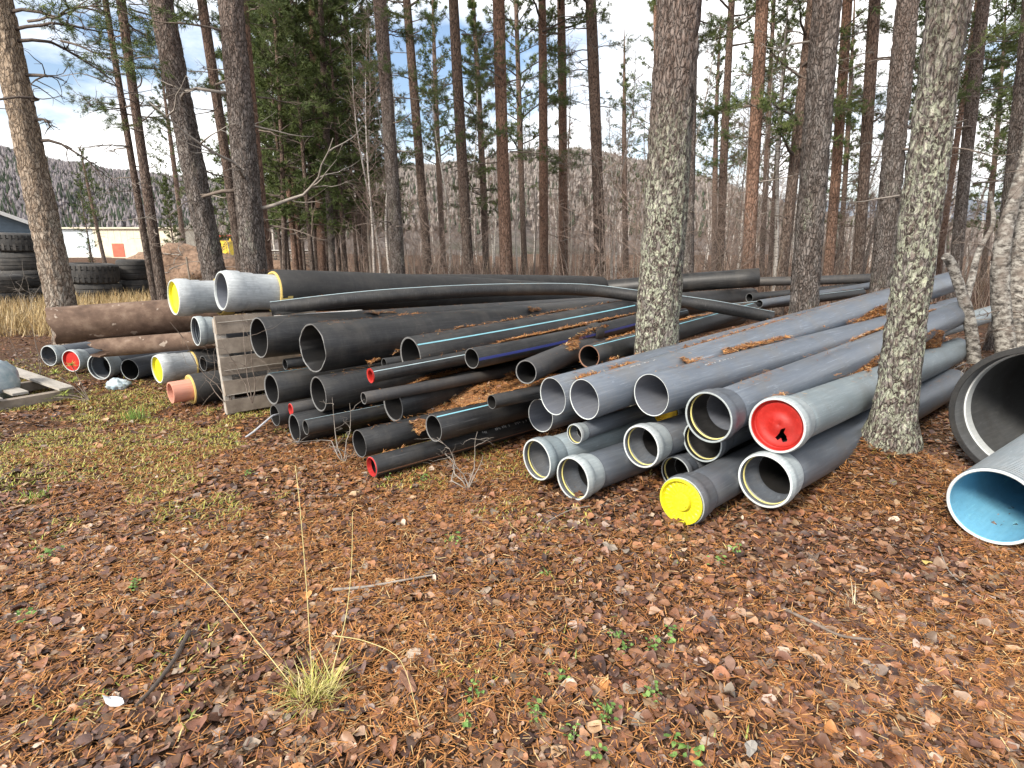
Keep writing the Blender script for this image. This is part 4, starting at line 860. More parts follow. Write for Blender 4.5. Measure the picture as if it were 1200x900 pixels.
def tyre(label, loc, r, w_, tilt=(0, 0, 0), group=None, lugs=30):
    key = (r, w_)
    if key not in TY: TY[key] = (tyre_mesh(r, w_), lug_mesh(r, w_))
    root = thing('tyre', label, 'tyre', loc, tilt, group); link('casing', TY[key][0], root)
    for i in range(lugs):
        for s_ in (0, 1):
            a = 2 * math.pi * (i + .5 * s_) / lugs; o = link('tread_lug', TY[key][1], root)
            X = Vector((-math.sin(a), math.cos(a), 0)); Zr = Vector((math.cos(a), math.sin(a), 0)); Yv = Vector((0, 0, -1 if s_ == 0 else 1))
            mt = Matrix((X, Yv, Zr)).transposed().to_4x4(); mt.translation = Zr * r * .965; o.matrix_local = mt
    return root
def stack(px, d, n, r, w_, labels, jit=.04):
    b0 = W(px, 345, d); z = 0; g0 = ghs(b0.x, b0.y)
    for i in range(n):
        tyre(labels[i], (b0.x + random.uniform(-jit, jit), b0.y + random.uniform(-jit, jit), g0 + z + w_ / 2), r, w_, (random.uniform(-.04, .04), random.uniform(-.04, .04), random.random() * 6), lugs=30 if 'top' in labels[i] else 0); z += w_ * .985
stack(37, 17.6, 4, .68, .55, ['lowest tyre of the tall stack beside the weathered pine', 'second lowest tyre of the tall stack beside the weathered pine', 'second highest tyre of the tall stack beside the weathered pine', 'topmost chunky tyre of the tall stack beside the weathered pine'])
stack(3, 16.2, 2, .62, .5, ['lower tyre of the short stack in front of the house', 'upper tyre of the short stack in front of the house'])
stack(113, 18.2, 2, .72, .62, ['lower wide tyre under the pale-rimmed one', 'upper wide tyre with pale top rim beside the weathered pine'])
stack(161, 19.4, 2, .46, .66, ['lower barrel-like tyre beside the twin-stemmed pine', 'upper barrel-like tyre beside the twin-stemmed pine'])
def windowed_box(root, x0, x1, y0, y1, z0, z1, m_): MB().box(x0, x1, y0, y1, z0, z1).obj('wall', [m_], root, False)
# blue-grey house, gable towards us
hb = W(41, 262, 36); hx = hb.x; hy = hb.y
root = thing('house', 'blue-grey weatherboard house with white verge boards behind the tyres', 'house', (hx - 5.6 * math.cos(R(46)), hy - 5.6 * math.sin(R(46)), 0), (0, 0, R(46)))
q = MB(); hw_, he, hr_, hd = 5.3, 3.0, 5.3, 9
q.add([(-hw_, 0, -.3), (hw_, 0, -.3), (hw_, 0, he), (0, 0, hr_), (-hw_, 0, he), (-hw_, hd, -.3), (hw_, hd, -.3), (hw_, hd, he), (0, hd, hr_), (-hw_, hd, he)], [(0, 1, 2, 3, 4), (6, 5, 9, 8, 7), (1, 6, 7, 2), (5, 0, 4, 9)]); q.obj('wall', ['clapboard_blue'], root, False)
for k in range(1, 24):
    z = k * .2; half = hw_ if z < he else hw_ * (hr_ - z) / (hr_ - he)
    if half > .2: MB().box(-half + .02, half - .02, -.02, .0, z, z + .03).obj('weatherboard', ['clapboard_blue'], root, False)
for s_ in (-1, 1):
    sl = (hr_ - he) / hw_; o_ = .35
    q = MB(); q.add([(0, -o_, hr_ + .22), (s_ * (hw_ + o_), -o_, he - sl * o_ + .22), (s_ * (hw_ + o_), hd + o_, he - sl * o_ + .22), (0, hd + o_, hr_ + .22), (0, -o_, hr_ + .08), (s_ * (hw_ + o_), -o_, he - sl * o_ + .08), (s_ * (hw_ + o_), hd + o_, he - sl * o_ + .08), (0, hd + o_, hr_ + .08)], [(0, 1, 2, 3), (4, 7, 6, 5), (0, 4, 5, 1), (1, 5, 6, 2), (2, 6, 7, 3), (3, 7, 4, 0)]); q.obj('roof', ['roof_dark'], root, False)
    q = MB(); q.add([(0, -o_ - .04, hr_ + .24), (s_ * (hw_ + o_), -o_ - .04, he - sl * o_ + .24), (s_ * (hw_ + o_), -o_ - .04, he - sl * o_ + .0), (0, -o_ - .04, hr_ + .0), (0, -o_, hr_ + .24), (s_ * (hw_ + o_), -o_, he - sl * o_ + .24), (s_ * (hw_ + o_), -o_, he - sl * o_), (0, -o_, hr_)], [(0, 1, 2, 3), (4, 7, 6, 5), (0, 4, 5, 1), (2, 6, 7, 3), (1, 5, 6, 2)]); q.obj('verge_board', ['white_paint'], root, False)
q = MB().box(-2.2, -1.0, -.06, -.003, .9, 2.1); wdw = q.obj('window', ['white_paint'], root, False); MB().box(-2.1, -1.1, -.08, -.062, 1.0, 2.0).obj('pane', ['glass_dark'], wdw, False)
# long pale shed with red doors
sA = W(76, 289, 88); sB = W(180, 289, 88); sy = sA.y
root = thing('shed', 'long low pale shed with red doors across the yard', 'building', (sA.x, sy, -.2))
Ln = sB.x - sA.x + 4; h0 = 4.6
MB().box(0, Ln * .27, 0, 9, 0, h0 * .98).obj('wall', ['metal_white'], root, False); MB().box(Ln * .27 + .004, Ln, -.15, 9, 0, h0).obj('wall', ['cream_wall'], root, False)
MB().box(-.3, Ln + .3, -.5, 9.5, h0, h0 + .22).obj('roof', ['cream_wall'], root, False)
for (a, b_) in ((.42, .52), (.70, .84), (.9, .99)): MB().box(Ln * a, Ln * b_, -.22, -.153, .4, 2.4).obj('door', ['red_door'], root, False)
for k in range(int(Ln)): MB().box(k * 1.0, k * 1.0 + .05, -.172 if k > Ln * .27 else -.022, -.151 if k > Ln * .27 else -.002, 2.6, h0 - .02).obj('seam', ['cream_wall' if k > Ln * .27 else 'metal_white'], root, False)
MB().box(Ln * .1, Ln * .36, -1.4, -.9, 0, 1.1).obj('white_wrap', ['white_paint'], root, False)
# soil heap with sticks
def lump(name, label, cat, loc, sx, sy_, sz, mname, seed, amp=.25, nu=36, nv=16, flat=False):
    mb = MB(); v = []; 
    for j in range(nv + 1):
        t = j / nv * (math.pi / 2 if not flat else math.pi)
        for i in range(nu):
            a = 2 * math.pi * i / nu; x, y, z = math.sin(t) * math.cos(a), math.sin(t) * math.sin(a), math.cos(t)
            k = 1 + amp * (2 * vnoise(x * 2.3 + 5, y * 2.3 + z * 1.7, 1, seed) - 1) + amp * .5 * (2 * vnoise(x * 7, y * 7 + z * 5, 1, seed + 1) - 1)
            v.append((x * sx * k, y * sy_ * k, z * sz * k))
    f = [(j * nu + i, (j + 1) * nu + i, (j + 1) * nu + (i + 1) % nu, j * nu + (i + 1) % nu) for j in range(nv) for i in range(nu)]
    o = mb.add(v, f).obj(name, [mname], None, True, 0); o.location = loc; return tag(o, label, cat)
hb = W(222, 312, 27); lump('soil_heap', 'reddish brown soil and brush heap behind the twin-stemmed pine', 'heap', (hb.x, hb.y, -.1), 2.6, 1.6, 1.75, 'soil_heap', 3, .3)
hb = W(296, 306, 33); lump('soil_heap', 'low brown earth bank behind the straight grey-brown pine', 'heap', (hb.x, hb.y, -.1), 4.5, 2.0, .9, 'soil_heap', 7, .3)
for i in range(14):
    a = W(random.uniform(186, 262), random.uniform(296, 322), random.uniform(23, 26)); a.z = max(a.z, .1); o = link('fallen_branch', DEAD[i % 8], None, a); o.scale = (random.uniform(1, 2),) * 3; o.rotation_euler = (0, random.uniform(-.5, .2), random.random() * 6.28)
    tag(o, 'dead branch lying on the brush heap behind the twin-stemmed pine', 'branch', 'branches on the brush heap')
a = W(221, 322, 20); o = MB().tube([(0, 0, -.2), (.02, 0, .6), (.0, 0, 1.35)], [.035, .033, .03], 8).obj('post', ['old_wood']); o.location = (a.x, a.y, ghs(a.x, a.y)); tag(o, 'thin brown wooden post in front of the brush heap', 'post')
# yellow machine, white tank, sack
b0 = W(267, 300, 50); root = thing('loader', 'small yellow machine with red roof seen between two pine trunks', 'machine', (b0.x, b0.y, 0))
q = MB(); q.box(-.75, .75, -1.2, 1.2, .55, 2.1); q.box(-.6, .6, -1.5, -1.2, .6, 1.2); q.obj('body', ['yellow_paint'], root, False)
q = MB().box(-.6, .6, -.5, .8, 2.102, 2.2); q.obj('cab_floor', ['yellow_paint'], root, False)
for sx in (-1, 1):
    for sy_ in (-1, 1): MB().box(sx * .58 - .05, sx * .58 + .05, .15 + sy_ * .6 - .05, .15 + sy_ * .6 + .05, 2.2, 2.5).obj('cab_post', ['yellow_paint'], root, False)
MB().box(-.52, .52, -.4, .7, 2.21, 2.49).obj('cab_glass', ['glass_dark'], root, False); MB().box(-.72, .72, -.65, .95, 2.505, 2.68).obj('roof', ['red_paint'], root, False)
for sx in (-1, 1):
    for sy_ in (-.75, .75):
        o = link('wheel', tyre_mesh(.45, .32, 24), root, (sx * .78, sy_, .45)); o.rotation_euler = (0, R(90), 0); MB().lathe([(-.05, .01), (-.05, .27), (.05, .27), (.05, .01)], 20).obj('rim', ['steel_rim'], o)
b0 = W(266, 312, 32); root = thing('tank', 'white plastic tank standing in front of the yellow machine', 'tank', (b0.x - .1, b0.y, 0))
MB().lathe([(0, .02), (0, .46), (.03, .5), (.35, .5), (.37, .52), (.41, .52), (.43, .5), (1.0, .5), (1.12, .42), (1.18, .2), (1.18, .02)], 28).obj('body', ['white_plastic'], root); MB().lathe([(1.18, .14), (1.26, .14), (1.27, .12), (1.27, .01)], 18).obj('lid', ['white_plastic'], root)
b0 = W(277, 318, 29); lump('sack', 'beige sack beside the white tank', 'sack', (b0.x, b0.y, .42), .34, .3, .55, 'sack', 11, .14, 24, 14, True)
# timber stack
b0 = W(336, 312, 34); root = thing('timber_stack', 'stack of weathered boards with a white cover behind the thicket stems', 'timber stack', (b0.x, b0.y, -.02), (0, 0, .25))
for k in range(8):
    for j in range(5): MB().box(-1.9, 1.9, -.6 + j * .25, -.6 + j * .25 + .22, .2 + k * .17, .2 + k * .17 + .07).obj('board', ['old_wood'], root, False)
    if k < 7:
        for sx in (-1.5, 0, 1.5): MB().box(sx - .05, sx + .05, -.62, .62, .27 + k * .17 + .001, .27 + k * .17 + .099).obj('sticker', ['wood_grey'], root, False)
for sx in (-1.5, 1.5): MB().box(sx - .1, sx + .1, -.6, .6, -.1, .199).obj('bearer', ['old_wood'], root, False)
MB().box(-1.95, 1.95, -.66, .66, 1.462, 1.51).obj('cover', ['white_paint'], root, False)

# ------------------------------------------------------------------ pallets and scraps by the pipes
A0 = W(267, 488, 5.72); A0.z = 0
root = thing('pallet', 'grey wooden pallet standing on edge, propped between the pipes', 'pallet', A0, (R(-4), 0, math.pi / 2 - R(50)))
zz_ = 0.0
for k, hgt in enumerate((.14, .15, .185, .145, .17)):
    q = MB().box(0, 1.0, -.011, .011, 0, hgt); 
    for i, (x, y, z) in enumerate(q.v): q.v[i] = (x + random.uniform(-.008, .008), y + random.uniform(-.003, .003), z + random.uniform(-.006, .006))
    o = q.obj('board', ['old_wood'], root, False); o.location = (0, 0, zz_ + .01); zz_ += hgt + (.05, .055, .03, .055, 0)[k]
for x in (.045, .5, .955): MB().box(x - .045, x + .045, .012, .095, .0, .97).obj('bearer', ['wood_grey'], root, False)
for z in (.02, .42, .83): MB().box(.0, 1.0, .096, .116, z, z + .12).obj('back_board', ['old_wood'], root, False)
for i, (z, y) in enumerate(((.93, -.02), (.45, -.015), (.2, -.014))):
    MB().tube([(.02, y, z), (.5, y - .004, z + .01), (.96, y, z)], [.004, .005, .003], 5).obj('splinter', ['wood_grey'], root)
pa, pb_ = W(322, 371, 5.72), W(420, 364.5, 6.25); dv = pb_ - pa
q = MB().box(0, dv.length, -.045, .045, -.009, .009)
for i, (x, y, z) in enumerate(q.v):
    if x > .1: q.v[i] = (x + (.06 if y > 0 else -.05), y * .7, z)
o = q.obj('plank', ['white_paint'], None, False); o.location = pa; o.rotation_euler = (0, -math.asin(dv.z / dv.length), math.atan2(dv.y, dv.x)); tag(o, 'pale splintered plank on the upright pallet under the bent pipe', 'plank')
def gz(px, py, z): v = W(px, py, 1) - Vector((0, 0, CAMH)); return Vector((0, 0, CAMH)) + v * ((z - CAMH) / v.z)
pa, pb_ = gz(4, 428, .15), gz(78, 453, .15); dv = pb_ - pa; ang = math.atan2(dv.y, dv.x)
root = thing('pallet', 'broken weathered pallet lying flat on the litter beside the grey bundle', 'pallet', (pb_.x, pb_.y, ghs(pb_.x, pb_.y)), (0, 0, ang + math.pi))
for k, (y0, x1, dz_) in enumerate(((.0, 2.0, 0), (-.0, 0, 0), (.34, 1.9, -.02), (.62, 1.7, 0), (.9, 1.9, -.01))):
    if x1: MB().box(.0 if k != 2 else .25, x1, y0 - .07, y0 + .07, .125 + dz_, .15 + dz_).obj('board', ['wood_grey'], root, False)
for x in (.12, .95, 1.8): MB().box(x - .05, x + .05, -.08, 1.0, .0, .104).obj('bearer', ['old_wood'], root, False)
b0 = gz(-4, 446, .2); lump('bundle', 'pale grey cloth bundle at the end of the flat broken pallet', 'bundle', (b0.x, b0.y, .22), .16, .26, .24, 'bag_plastic', 15, .18, 28, 14, True)
b0 = gz(139, 452, .04); o = lump('plastic_bag', 'crumpled pale blue plastic bag under the low grey sockets', 'plastic bag', (b0.x, b0.y, .045), .12, .09, .075, 'bag_plastic', 19, .28, 40, 22, True)
a = Vector(FP['B9'][0]); o = MB().tube([(.02, .05, .0), (-.01, -.02, .005), (-.05, -.09, -.03), (-.13, -.16, -.10), (-.19, -.2, -.14)], [.009] * 5, 8).obj('cable', ['cable_grey']); o.location = a; tag(o, 'grey cable end hanging out of the low black pipe', 'cable')
# ------------------------------------------------------------------ bare shrubs in front of the pipes
def shrub(label, px, py, d, specs, mname='twig_grey', z=None):
    b0 = W(px, py, d); b0.z = ghs(b0.x, b0.y) if z is None else z; root = thing('bare_shrub', label, 'shrub', b0)
    for i, (L_, az, up, s_) in enumerate(specs):
        me = twig_mesh(300 + s_, L_, .0055, mname, up, .1, 4, kink=.2); o = link('stem', me, root); o.rotation_euler = (0, 0, R(az))
    return root
shrub('pale bare shrub in front of the short thick black pipe', 548, 543, 4.0, [(.62, 150, .95, 1), (.55, 170, .55, 2), (.45, 60, 1.25, 3), (.3, 20, 1.2, 4), (.35, 100, 1.3, 5)])
shrub('bare thin shrub growing before the striped thin black pipe', 400, 512, 4.45, [(.62, 165, .95, 6), (.5, 60, 1.2, 7), (.55, 130, 1.1, 8), (.3, 10, .9, 9)])
shrub('bare brown shrub in front of the yellow-capped insulated sockets', 262, 420, 5.6, [(1.0, 150, .95, 10), (.9, 110, 1.15, 11), (.75, 60, 1.2, 12), (.8, 170, .6, 13), (.7, 90, 1.3, 14)], 'twig', .1)
shrub('bare brown shrub beside the open insulated socket', 292, 440, 5.35, [(.95, 120, 1.25, 15), (.9, 60, 1.2, 16), (.8, 150, 1.0, 17)], 'twig', .2)
shrub('spindly bare twigs beside the torn end of the big rusty pipe', 42, 420, 7.4, [(.9, 100, 1.2, 18), (.8, 150, 1.0, 19), (.7, 40, 1.2, 20)], 'twig')
shrub('tangle of thin bare twigs in front of the tall tyre stack', 30, 352, 13.5, [(1.6, 100, 1.2, 21), (1.5, 150, 1.0, 22), (1.4, 30, 1.1, 23), (1.3, 60, 1.3, 24), (1.5, 120, .9, 25)], 'twig_grey')
shrub('low tangle of grey twigs under the leaning birch snag', 1140, 425, 5.9, [(.6, 200, .5, 26), (.6, 250, .7, 27), (.7, 300, .4, 28), (.5, 100, 1.1, 29), (.6, 150, .6, 30)], 'twig_grey')
# ------------------------------------------------------------------ litter
LEAF = np.array([[0, 0, 0], [.28, .22, .0], [.62, .25, .0], [1, 0, .0], [.62, -.25, .0], [.28, -.22, .0], [.45, 0, .0]])
LF = np.array([[0, 5, 6], [0, 6, 1], [1, 6, 2], [2, 6, 3], [6, 4, 3], [5, 4, 6]])
LCOL = np.array([[.21, .085, .038], [.15, .062, .032], [.26, .115, .050], [.32, .16, .075], [.095, .042, .026], [.27, .165, .095], [.19, .10, .06], [.36, .22, .11], [.40, .16, .045], [.12, .066, .046], [.30, .21, .145], [.42, .31, .20]])
LCOL = LCOL * np.array([.94, 1.02, 1.22]); LP = np.array([.17, .15, .14, .09, .12, .08, .08, .04, .03, .05, .03, .02])
def leaf_shape(n_out):
    a = np.linspace(0, 1, n_out); half = .30 * np.sin(np.pi * a ** .72) ** .8 * (1 - .12 * a)
    top = np.c_[a, half, 0 * a]; mid = np.c_[a, 0 * a, 0 * a]; bot = np.c_[a, -half, 0 * a]; v = np.concatenate([top, mid, bot]); f = []
    for i in range(n_out - 1):
        for o_ in (0, n_out): f += [[o_ + i, o_ + n_out + i, o_ + n_out + i + 1], [o_ + i, o_ + n_out + i + 1, o_ + i + 1]]
    return v, np.array(f)
def rotmats(yaw, tilt, az):
    cy_, sy_ = np.cos(yaw), np.sin(yaw); Rz = np.zeros((len(yaw), 3, 3)); Rz[:, 0, 0] = cy_; Rz[:, 0, 1] = -sy_; Rz[:, 1, 0] = sy_; Rz[:, 1, 1] = cy_; Rz[:, 2, 2] = 1
    ax = np.stack([np.cos(az), np.sin(az), 0 * az], -1); K = np.zeros((len(yaw), 3, 3)); K[:, 0, 2] = ax[:, 1]; K[:, 1, 2] = -ax[:, 0]; K[:, 2, 0] = -ax[:, 1]; K[:, 2, 1] = ax[:, 0]
    s_, c_ = np.sin(tilt)[:, None, None], np.cos(tilt)[:, None, None]; Rt = np.eye(3)[None] + s_ * K + (1 - c_) * (K @ K)
    return Rt @ Rz
def leaves(P, r, smin=.024, smax=.075, tilt=.26, lift=.006, fine=False):
    LEAF_, LF_ = leaf_shape(6) if fine else (LEAF, LF); nv = len(LEAF_)
    n = len(P); s = smin + (smax - smin) * r.random(n) ** 1.7; b = np.repeat(LEAF_[None], n, 0).copy()
    b[:, :, 1] *= (.85 + .9 * r.random(n))[:, None]
    fold = (r.random(n) * .34 - .10)[:, None]; curl = (r.normal(size=n) * .28)[:, None]
    b[:, :, 2] = np.abs(b[:, :, 1]) * fold * 1.6 + curl * (b[:, :, 0] - .5) ** 2 * 1.5 + (.05 * np.sin(b[:, :, 0] * 9 + b[:, :, 1] * 7 + 6.28 * r.random((n, 1))) if fine else 0) + r.normal(size=(n, nv)) * (.018 if fine else .035) + (r.random((n, 1)) ** 5) * 2.2 * b[:, :, 1] ** 2
    b[:, :, 0] -= .5; b *= s[:, None, None]
    V = np.einsum('nij,nkj->nki', rotmats(r.random(n) * 6.28, np.abs(r.normal(size=n)) * tilt, r.random(n) * 6.28), b)
    V += P[:, None, :]; V[:, :, 2] += lift + .012 * r.random(n)[:, None]
    c = LCOL[r.choice(len(LCOL), n, p=LP / LP.sum())] * (.38 + 1.1 * r.random((n, 1)) ** 1.4)
    return V.reshape(-1, 3), (np.arange(n)[:, None, None] * nv + LF_[None]).reshape(-1, 3), np.repeat(c, nv, 0)
NCOL = np.array([[.33, .14, .042], [.40, .185, .06], [.25, .10, .036], [.46, .25, .10], [.17, .08, .036], [.50, .36, .18]])
def needles(P, r, lmin=.03, lmax=.065, wd=.0022, tilt=.3, lift=.008):
    n = len(P); L_ = lmin + (lmax - lmin) * r.random(n); b = np.zeros((n, 4, 3)); b[:, 0] = np.stack([-L_ / 2, 0 * L_ - wd, 0 * L_], -1); b[:, 1] = np.stack([-L_ / 2, 0 * L_ + wd, 0 * L_], -1)
    bend = r.normal(size=n) * .012; b[:, 2] = np.stack([L_ / 2, bend + wd * .5, 0 * L_], -1); b[:, 3] = np.stack([L_ / 2, bend - wd * .5, 0 * L_], -1)
    V = np.einsum('nij,nkj->nki', rotmats(r.random(n) * 6.28, r.normal(size=n) * tilt, r.random(n) * 6.28), b) + P[:, None, :]; V[:, :, 2] += lift + .018 * r.random(n)[:, None]
    c = NCOL[r.choice(6, n, p=[.27, .24, .2, .12, .1, .07])] * (.75 + .5 * r.random((n, 1)))
    return V.reshape(-1, 3), np.arange(n * 4).reshape(-1, 4), np.repeat(c, 4, 0)
def scatter(r, bands, keep=None):
    out = []
    for y0, y1, dens in bands:
        xm = .98 * y1 + .7; n = int(dens * (y1 - y0) * 2 * xm); p = np.stack([r.uniform(-xm, xm, n), r.uniform(y0, y1, n)], -1)
        m_ = np.abs(p[:, 0]) < .98 * p[:, 1] + .7
        if keep is not None: m_ &= keep(p[:, 0], p[:, 1]) > r.random(n)
        out.append(p[m_])
    p = np.concatenate(out); return np.c_[p, gh(p[:, 0], p[:, 1])]
r_ = np.random.default_rng(77)
mossm = lambda x, y: ((vnoise(x, y, 1.5, 40) * .55 + vnoise(x, y, 5.0, 41) * .45) > (.68 - .19 * np.clip((-x - .3) / 1.6, 0, 1) * np.clip((y - 2.4) / 1.4, 0, 1))).astype(float) * np.clip(.15 + (-x + .6) * .5, .08, 1)
kl = lambda x, y: np.clip(.35 + 1.3 * vnoise(x, y, 1.7, 8), .25, 1) * (1 - .35 * mossm(x, y))
V, Fc, cc_ = leaves(scatter(r_, [(.9, 3.3, 1700)], kl), r_, .018, .078, fine=True)
V2, F2, c2 = leaves(scatter(r_, [(3.3, 4.5, 1300), (4.5, 7, 620), (7, 12, 170), (12, 20, 30)], kl), r_); Fc = np.concatenate([Fc, F2 + len(V)]); V = np.concatenate([V, V2]); cc_ = np.concatenate([cc_, c2])
V2, F2, c2 = leaves(scatter(r_, [(.9, 3.2, 1900), (3.2, 5, 700)]), r_, .008, .022, .5, .004); Fc = np.concatenate([Fc, F2 + len(V)]); V = np.concatenate([V, V2]); cc_ = np.concatenate([cc_, c2 * 1.15])
tag(link('leaf_litter', tri_mesh('leaf_litter', V, Fc, ['leaf'], cc_, smooth=True)), 'brown dead leaves carpeting the forest floor', 'leaf litter', kind='stuff')
kn = lambda x, y: np.clip(1.75 * vnoise(x, y, 1.2, 12) - .15, .15, 1)
V, Fc, cc_ = needles(scatter(r_, [(.9, 3, 6500), (3, 4.5, 4200), (4.5, 7, 1500), (7, 11, 250)], kn), r_)
tag(link('needle_litter', tri_mesh('needle_litter', V, Fc, ['needle_fall'], cc_)), 'orange-brown fallen pine needles strewn over the floor', 'needle litter', kind='stuff')
# litter caught between and on the pipes
gx = np.arange(-3.2, 7.4, .025); gy = np.arange(3.0, 13.2, .025); GX, GY = np.meshgrid(gx, gy); Hh = np.full(GX.shape, -1.0); excl = np.zeros(GX.shape, bool)
for A, B, r in PIPES:
    ax, ay = A.x, A.y; dx_, dy_ = B.x - A.x, B.y - A.y; l2 = dx_ * dx_ + dy_ * dy_; t = ((GX - ax) * dx_ + (GY - ay) * dy_) / l2
    dd = np.abs((GX - ax) * dy_ - (GY - ay) * dx_) / math.sqrt(l2); ok = (t > -.01) & (t < 1.003) & (dd < r); excl |= (t < .10 / math.sqrt(l2)) & (t > -.2 / math.sqrt(l2)) & (dd < r + .06)
    z = A.z + (B.z - A.z) * t + np.sqrt(np.maximum(r * r - dd * dd, 0)); Hh = np.where(ok, np.maximum(Hh, z), Hh)
def mfilt(a, k, f):
    o = a.copy()
    for i in range(-k, k + 1):
        for j in range(-k, k + 1):
            if i * i + j * j <= k * k: o = f(o, np.roll(np.roll(a, i, 0), j, 1))
    return o
cl = mfilt(mfilt(Hh, 7, np.maximum), 7, np.minimum); dep = cl - Hh
pn = vnoise(GX, GY, 1.3, 30) * .6 + vnoise(GX, GY, 4, 31) * .4
inpile = (cl > .16) & (dep > .012) & (dep < 1.6)
zone = np.where((GY - 4.45) > (GX - .1) * .79, .34, .56 - .03 * np.clip(GY - 5, 0, 3))           # the black pile has caught much more than the grey one
mask = inpile & (pn > zone)
FZ = Hh + np.minimum(dep * .6, .045 + .35 * dep)
FZ = np.where(Hh < 0, cl - .07, FZ)
for _ in range(3): FZ = sum(np.roll(np.roll(FZ, i, 0), j, 1) for i in (-1, 0, 1) for j in (-1, 0, 1)) / 9
FZ = np.maximum(FZ, Hh + .003); grad = np.hypot(*np.gradient(FZ, .025)); mask &= (grad < .7) & ~excl
iy, ix = np.nonzero(mask[:-1, :-1] & mask[1:, :-1] & mask[:-1, 1:] & mask[1:, 1:])
fl = FZ + (vnoise(GX, GY, 18, 33) - .5) * .02
nxg = GX.shape[1]; I = iy * nxg + ix; Fq = np.stack([I, I + 1, I + nxg + 1, I + nxg], -1); used, inv = np.unique(Fq, return_inverse=True)
Vd = np.stack([GX, GY, fl], -1).reshape(-1, 3)[used]
tag(link('needle_drift', tri_mesh('needle_drift', Vd, inv.reshape(-1, 4), ['needle_mat'], smooth=True)), 'brown needle drifts filling the gaps between stacked pipes', 'needle drift', kind='stuff')
sel = r_.choice(len(iy), min(30000, len(iy) * 4)); P = np.stack([GX[iy[sel], ix[sel]], GY[iy[sel], ix[sel]], fl[iy[sel], ix[sel]]], -1); P[:, :2] += r_.uniform(-.014, .014, (len(sel), 2))
# deeper litter filling the troughs between neighbouring pipes
RAD = dict(B1=.225, B4=.158, B10=.063, B11=.175, B12=.085, B13=.10, B14=.105, B15=.15, B17=.11, B18=.11, B19=.08, G2=.15, G3=.152, G11=.145, G14=.15, B16=.055)
tv, tf, PR = [], [], []
def trough(i, j, t0, t1, fi=55, fj=8, seed=0, sag=.03):
    A, B = Vector(FP[i][0]), Vector(FP[i][1]); A2, B2 = Vector(FP[j][0]), Vector(FP[j][1]); d = (B - A).normalized(); d2 = (B2 - A2).normalized(); L2 = (B2 - A2).length
    n = max(10, int((t1 - t0) / .045)); k = 9; base = sum(len(x) for x in tv); rows = []
    for a in range(n + 1):
        u = a / n; t = t0 + (t1 - t0) * u; p = A + d * t; q = A2 + d2 * min(max((p - A2).dot(d2), 0), L2); h = Vector((q.x - p.x, q.y - p.y, 0)); h.normalize()
        env = min(1, min(u, 1 - u) * 5 + .02); f1 = R(fi + 30 * (float(vnoise(t * 3, seed, 1, 50)) - .5) + 30 * (1 - env)); f2 = R(fj + 30 * (float(vnoise(t * 3, seed + 9, 1, 51)) - .5) - 25 * (1 - env))
        s0 = p + (h * math.cos(f1) + Vector((0, 0, math.sin(f1)))) * (RAD[i] + .003); s1 = q + (-h * math.cos(f2) + Vector((0, 0, math.sin(f2)))) * (RAD[j] + .003); row = []
        for b_ in range(k + 1):
            w_ = b_ / k; x = s0.lerp(s1, w_); x.z += -sag * math.sin(math.pi * w_) - .10 * (1 - env) * math.sin(math.pi * w_) + .03 * (float(vnoise(x.x * 9, x.y * 9, 1, 52)) - .5) * math.sin(math.pi * w_); row.append(tuple(x))
        rows.append(row)
    V_ = np.array(rows).reshape(-1, 3); I_ = np.arange(len(V_)).reshape(n + 1, k + 1) + base
    tv.append(V_); tf.append(np.stack([I_[:-1, :-1], I_[1:, :-1], I_[1:, 1:], I_[:-1, 1:]], -1).reshape(-1, 4))
    m_ = int(2600 * (t1 - t0)); aa = r_.random(m_) * n; bb_ = r_.random(m_) * k; ai, bi = aa.astype(int), bb_.astype(int); fa, fb = (aa - ai)[:, None], (bb_ - bi)[:, None]; Q = np.array(rows)
    PR.append((Q[ai, bi] * (1 - fa) + Q[ai + 1, bi] * fa) * (1 - fb) + (Q[ai, bi + 1] * (1 - fa) + Q[ai + 1, bi + 1] * fa) * fb)
for k_, a_ in enumerate([('B11', 'B1', .5, 3.1, 60, -10), ('B12', 'B11', .35, 2.7, 62, 0), ('B13', 'B12', .9, 2.6, 60, 20), ('B14', 'B13', .25, 2.4, 62, 20), ('B14', 'B4', 2.5, 4.8, 40, 60), ('B15', 'B4', .25, 1.9, 62, 10), ('B17', 'B15', .35, 1.9, 45, -20), ('B19', 'B17', .85, 2.3, 62, 42), ('B16', 'B15', .25, 1.3, 50, 20),
    ('G11', 'G3', 2.3, 4.7, 58, 8), ('G14', 'G11', 1.7, 4.2, 55, 0), ('G3', 'G2', 3.4, 5.6, 55, 10)]): trough(*a_, seed=k_)
tag(link('trough_litter', tri_mesh('trough_litter', np.concatenate(tv), np.concatenate(tf), ['needle_mat'], smooth=True)), 'long orange-brown needle drifts lying in the troughs between pipes', 'needle drift', kind='stuff')
P = np.concatenate([P] + PR); P2x = np.concatenate(PR)[::14]
V1, F1, c1 = needles(P, r_, .03, .06, .0026, .35, .002)
sel = r_.choice(len(iy), 1800); P2 = np.stack([GX[iy[sel], ix[sel]], GY[iy[sel], ix[sel]], fl[iy[sel], ix[sel]]], -1); P2 = np.concatenate([P2[:900], P2x]); V2, F2, c2 = leaves(P2, r_, .02, .05, .4, .004)
jy, jx = np.nonzero((Hh > .1) & ~excl & (np.hypot(*np.gradient(Hh, .025)) < .55) & (pn > zone - .06)); sel = r_.choice(len(jy), 9000); P3 = np.stack([GX[jy[sel], jx[sel]], GY[jy[sel], jx[sel]], Hh[jy[sel], jx[sel]]], -1)
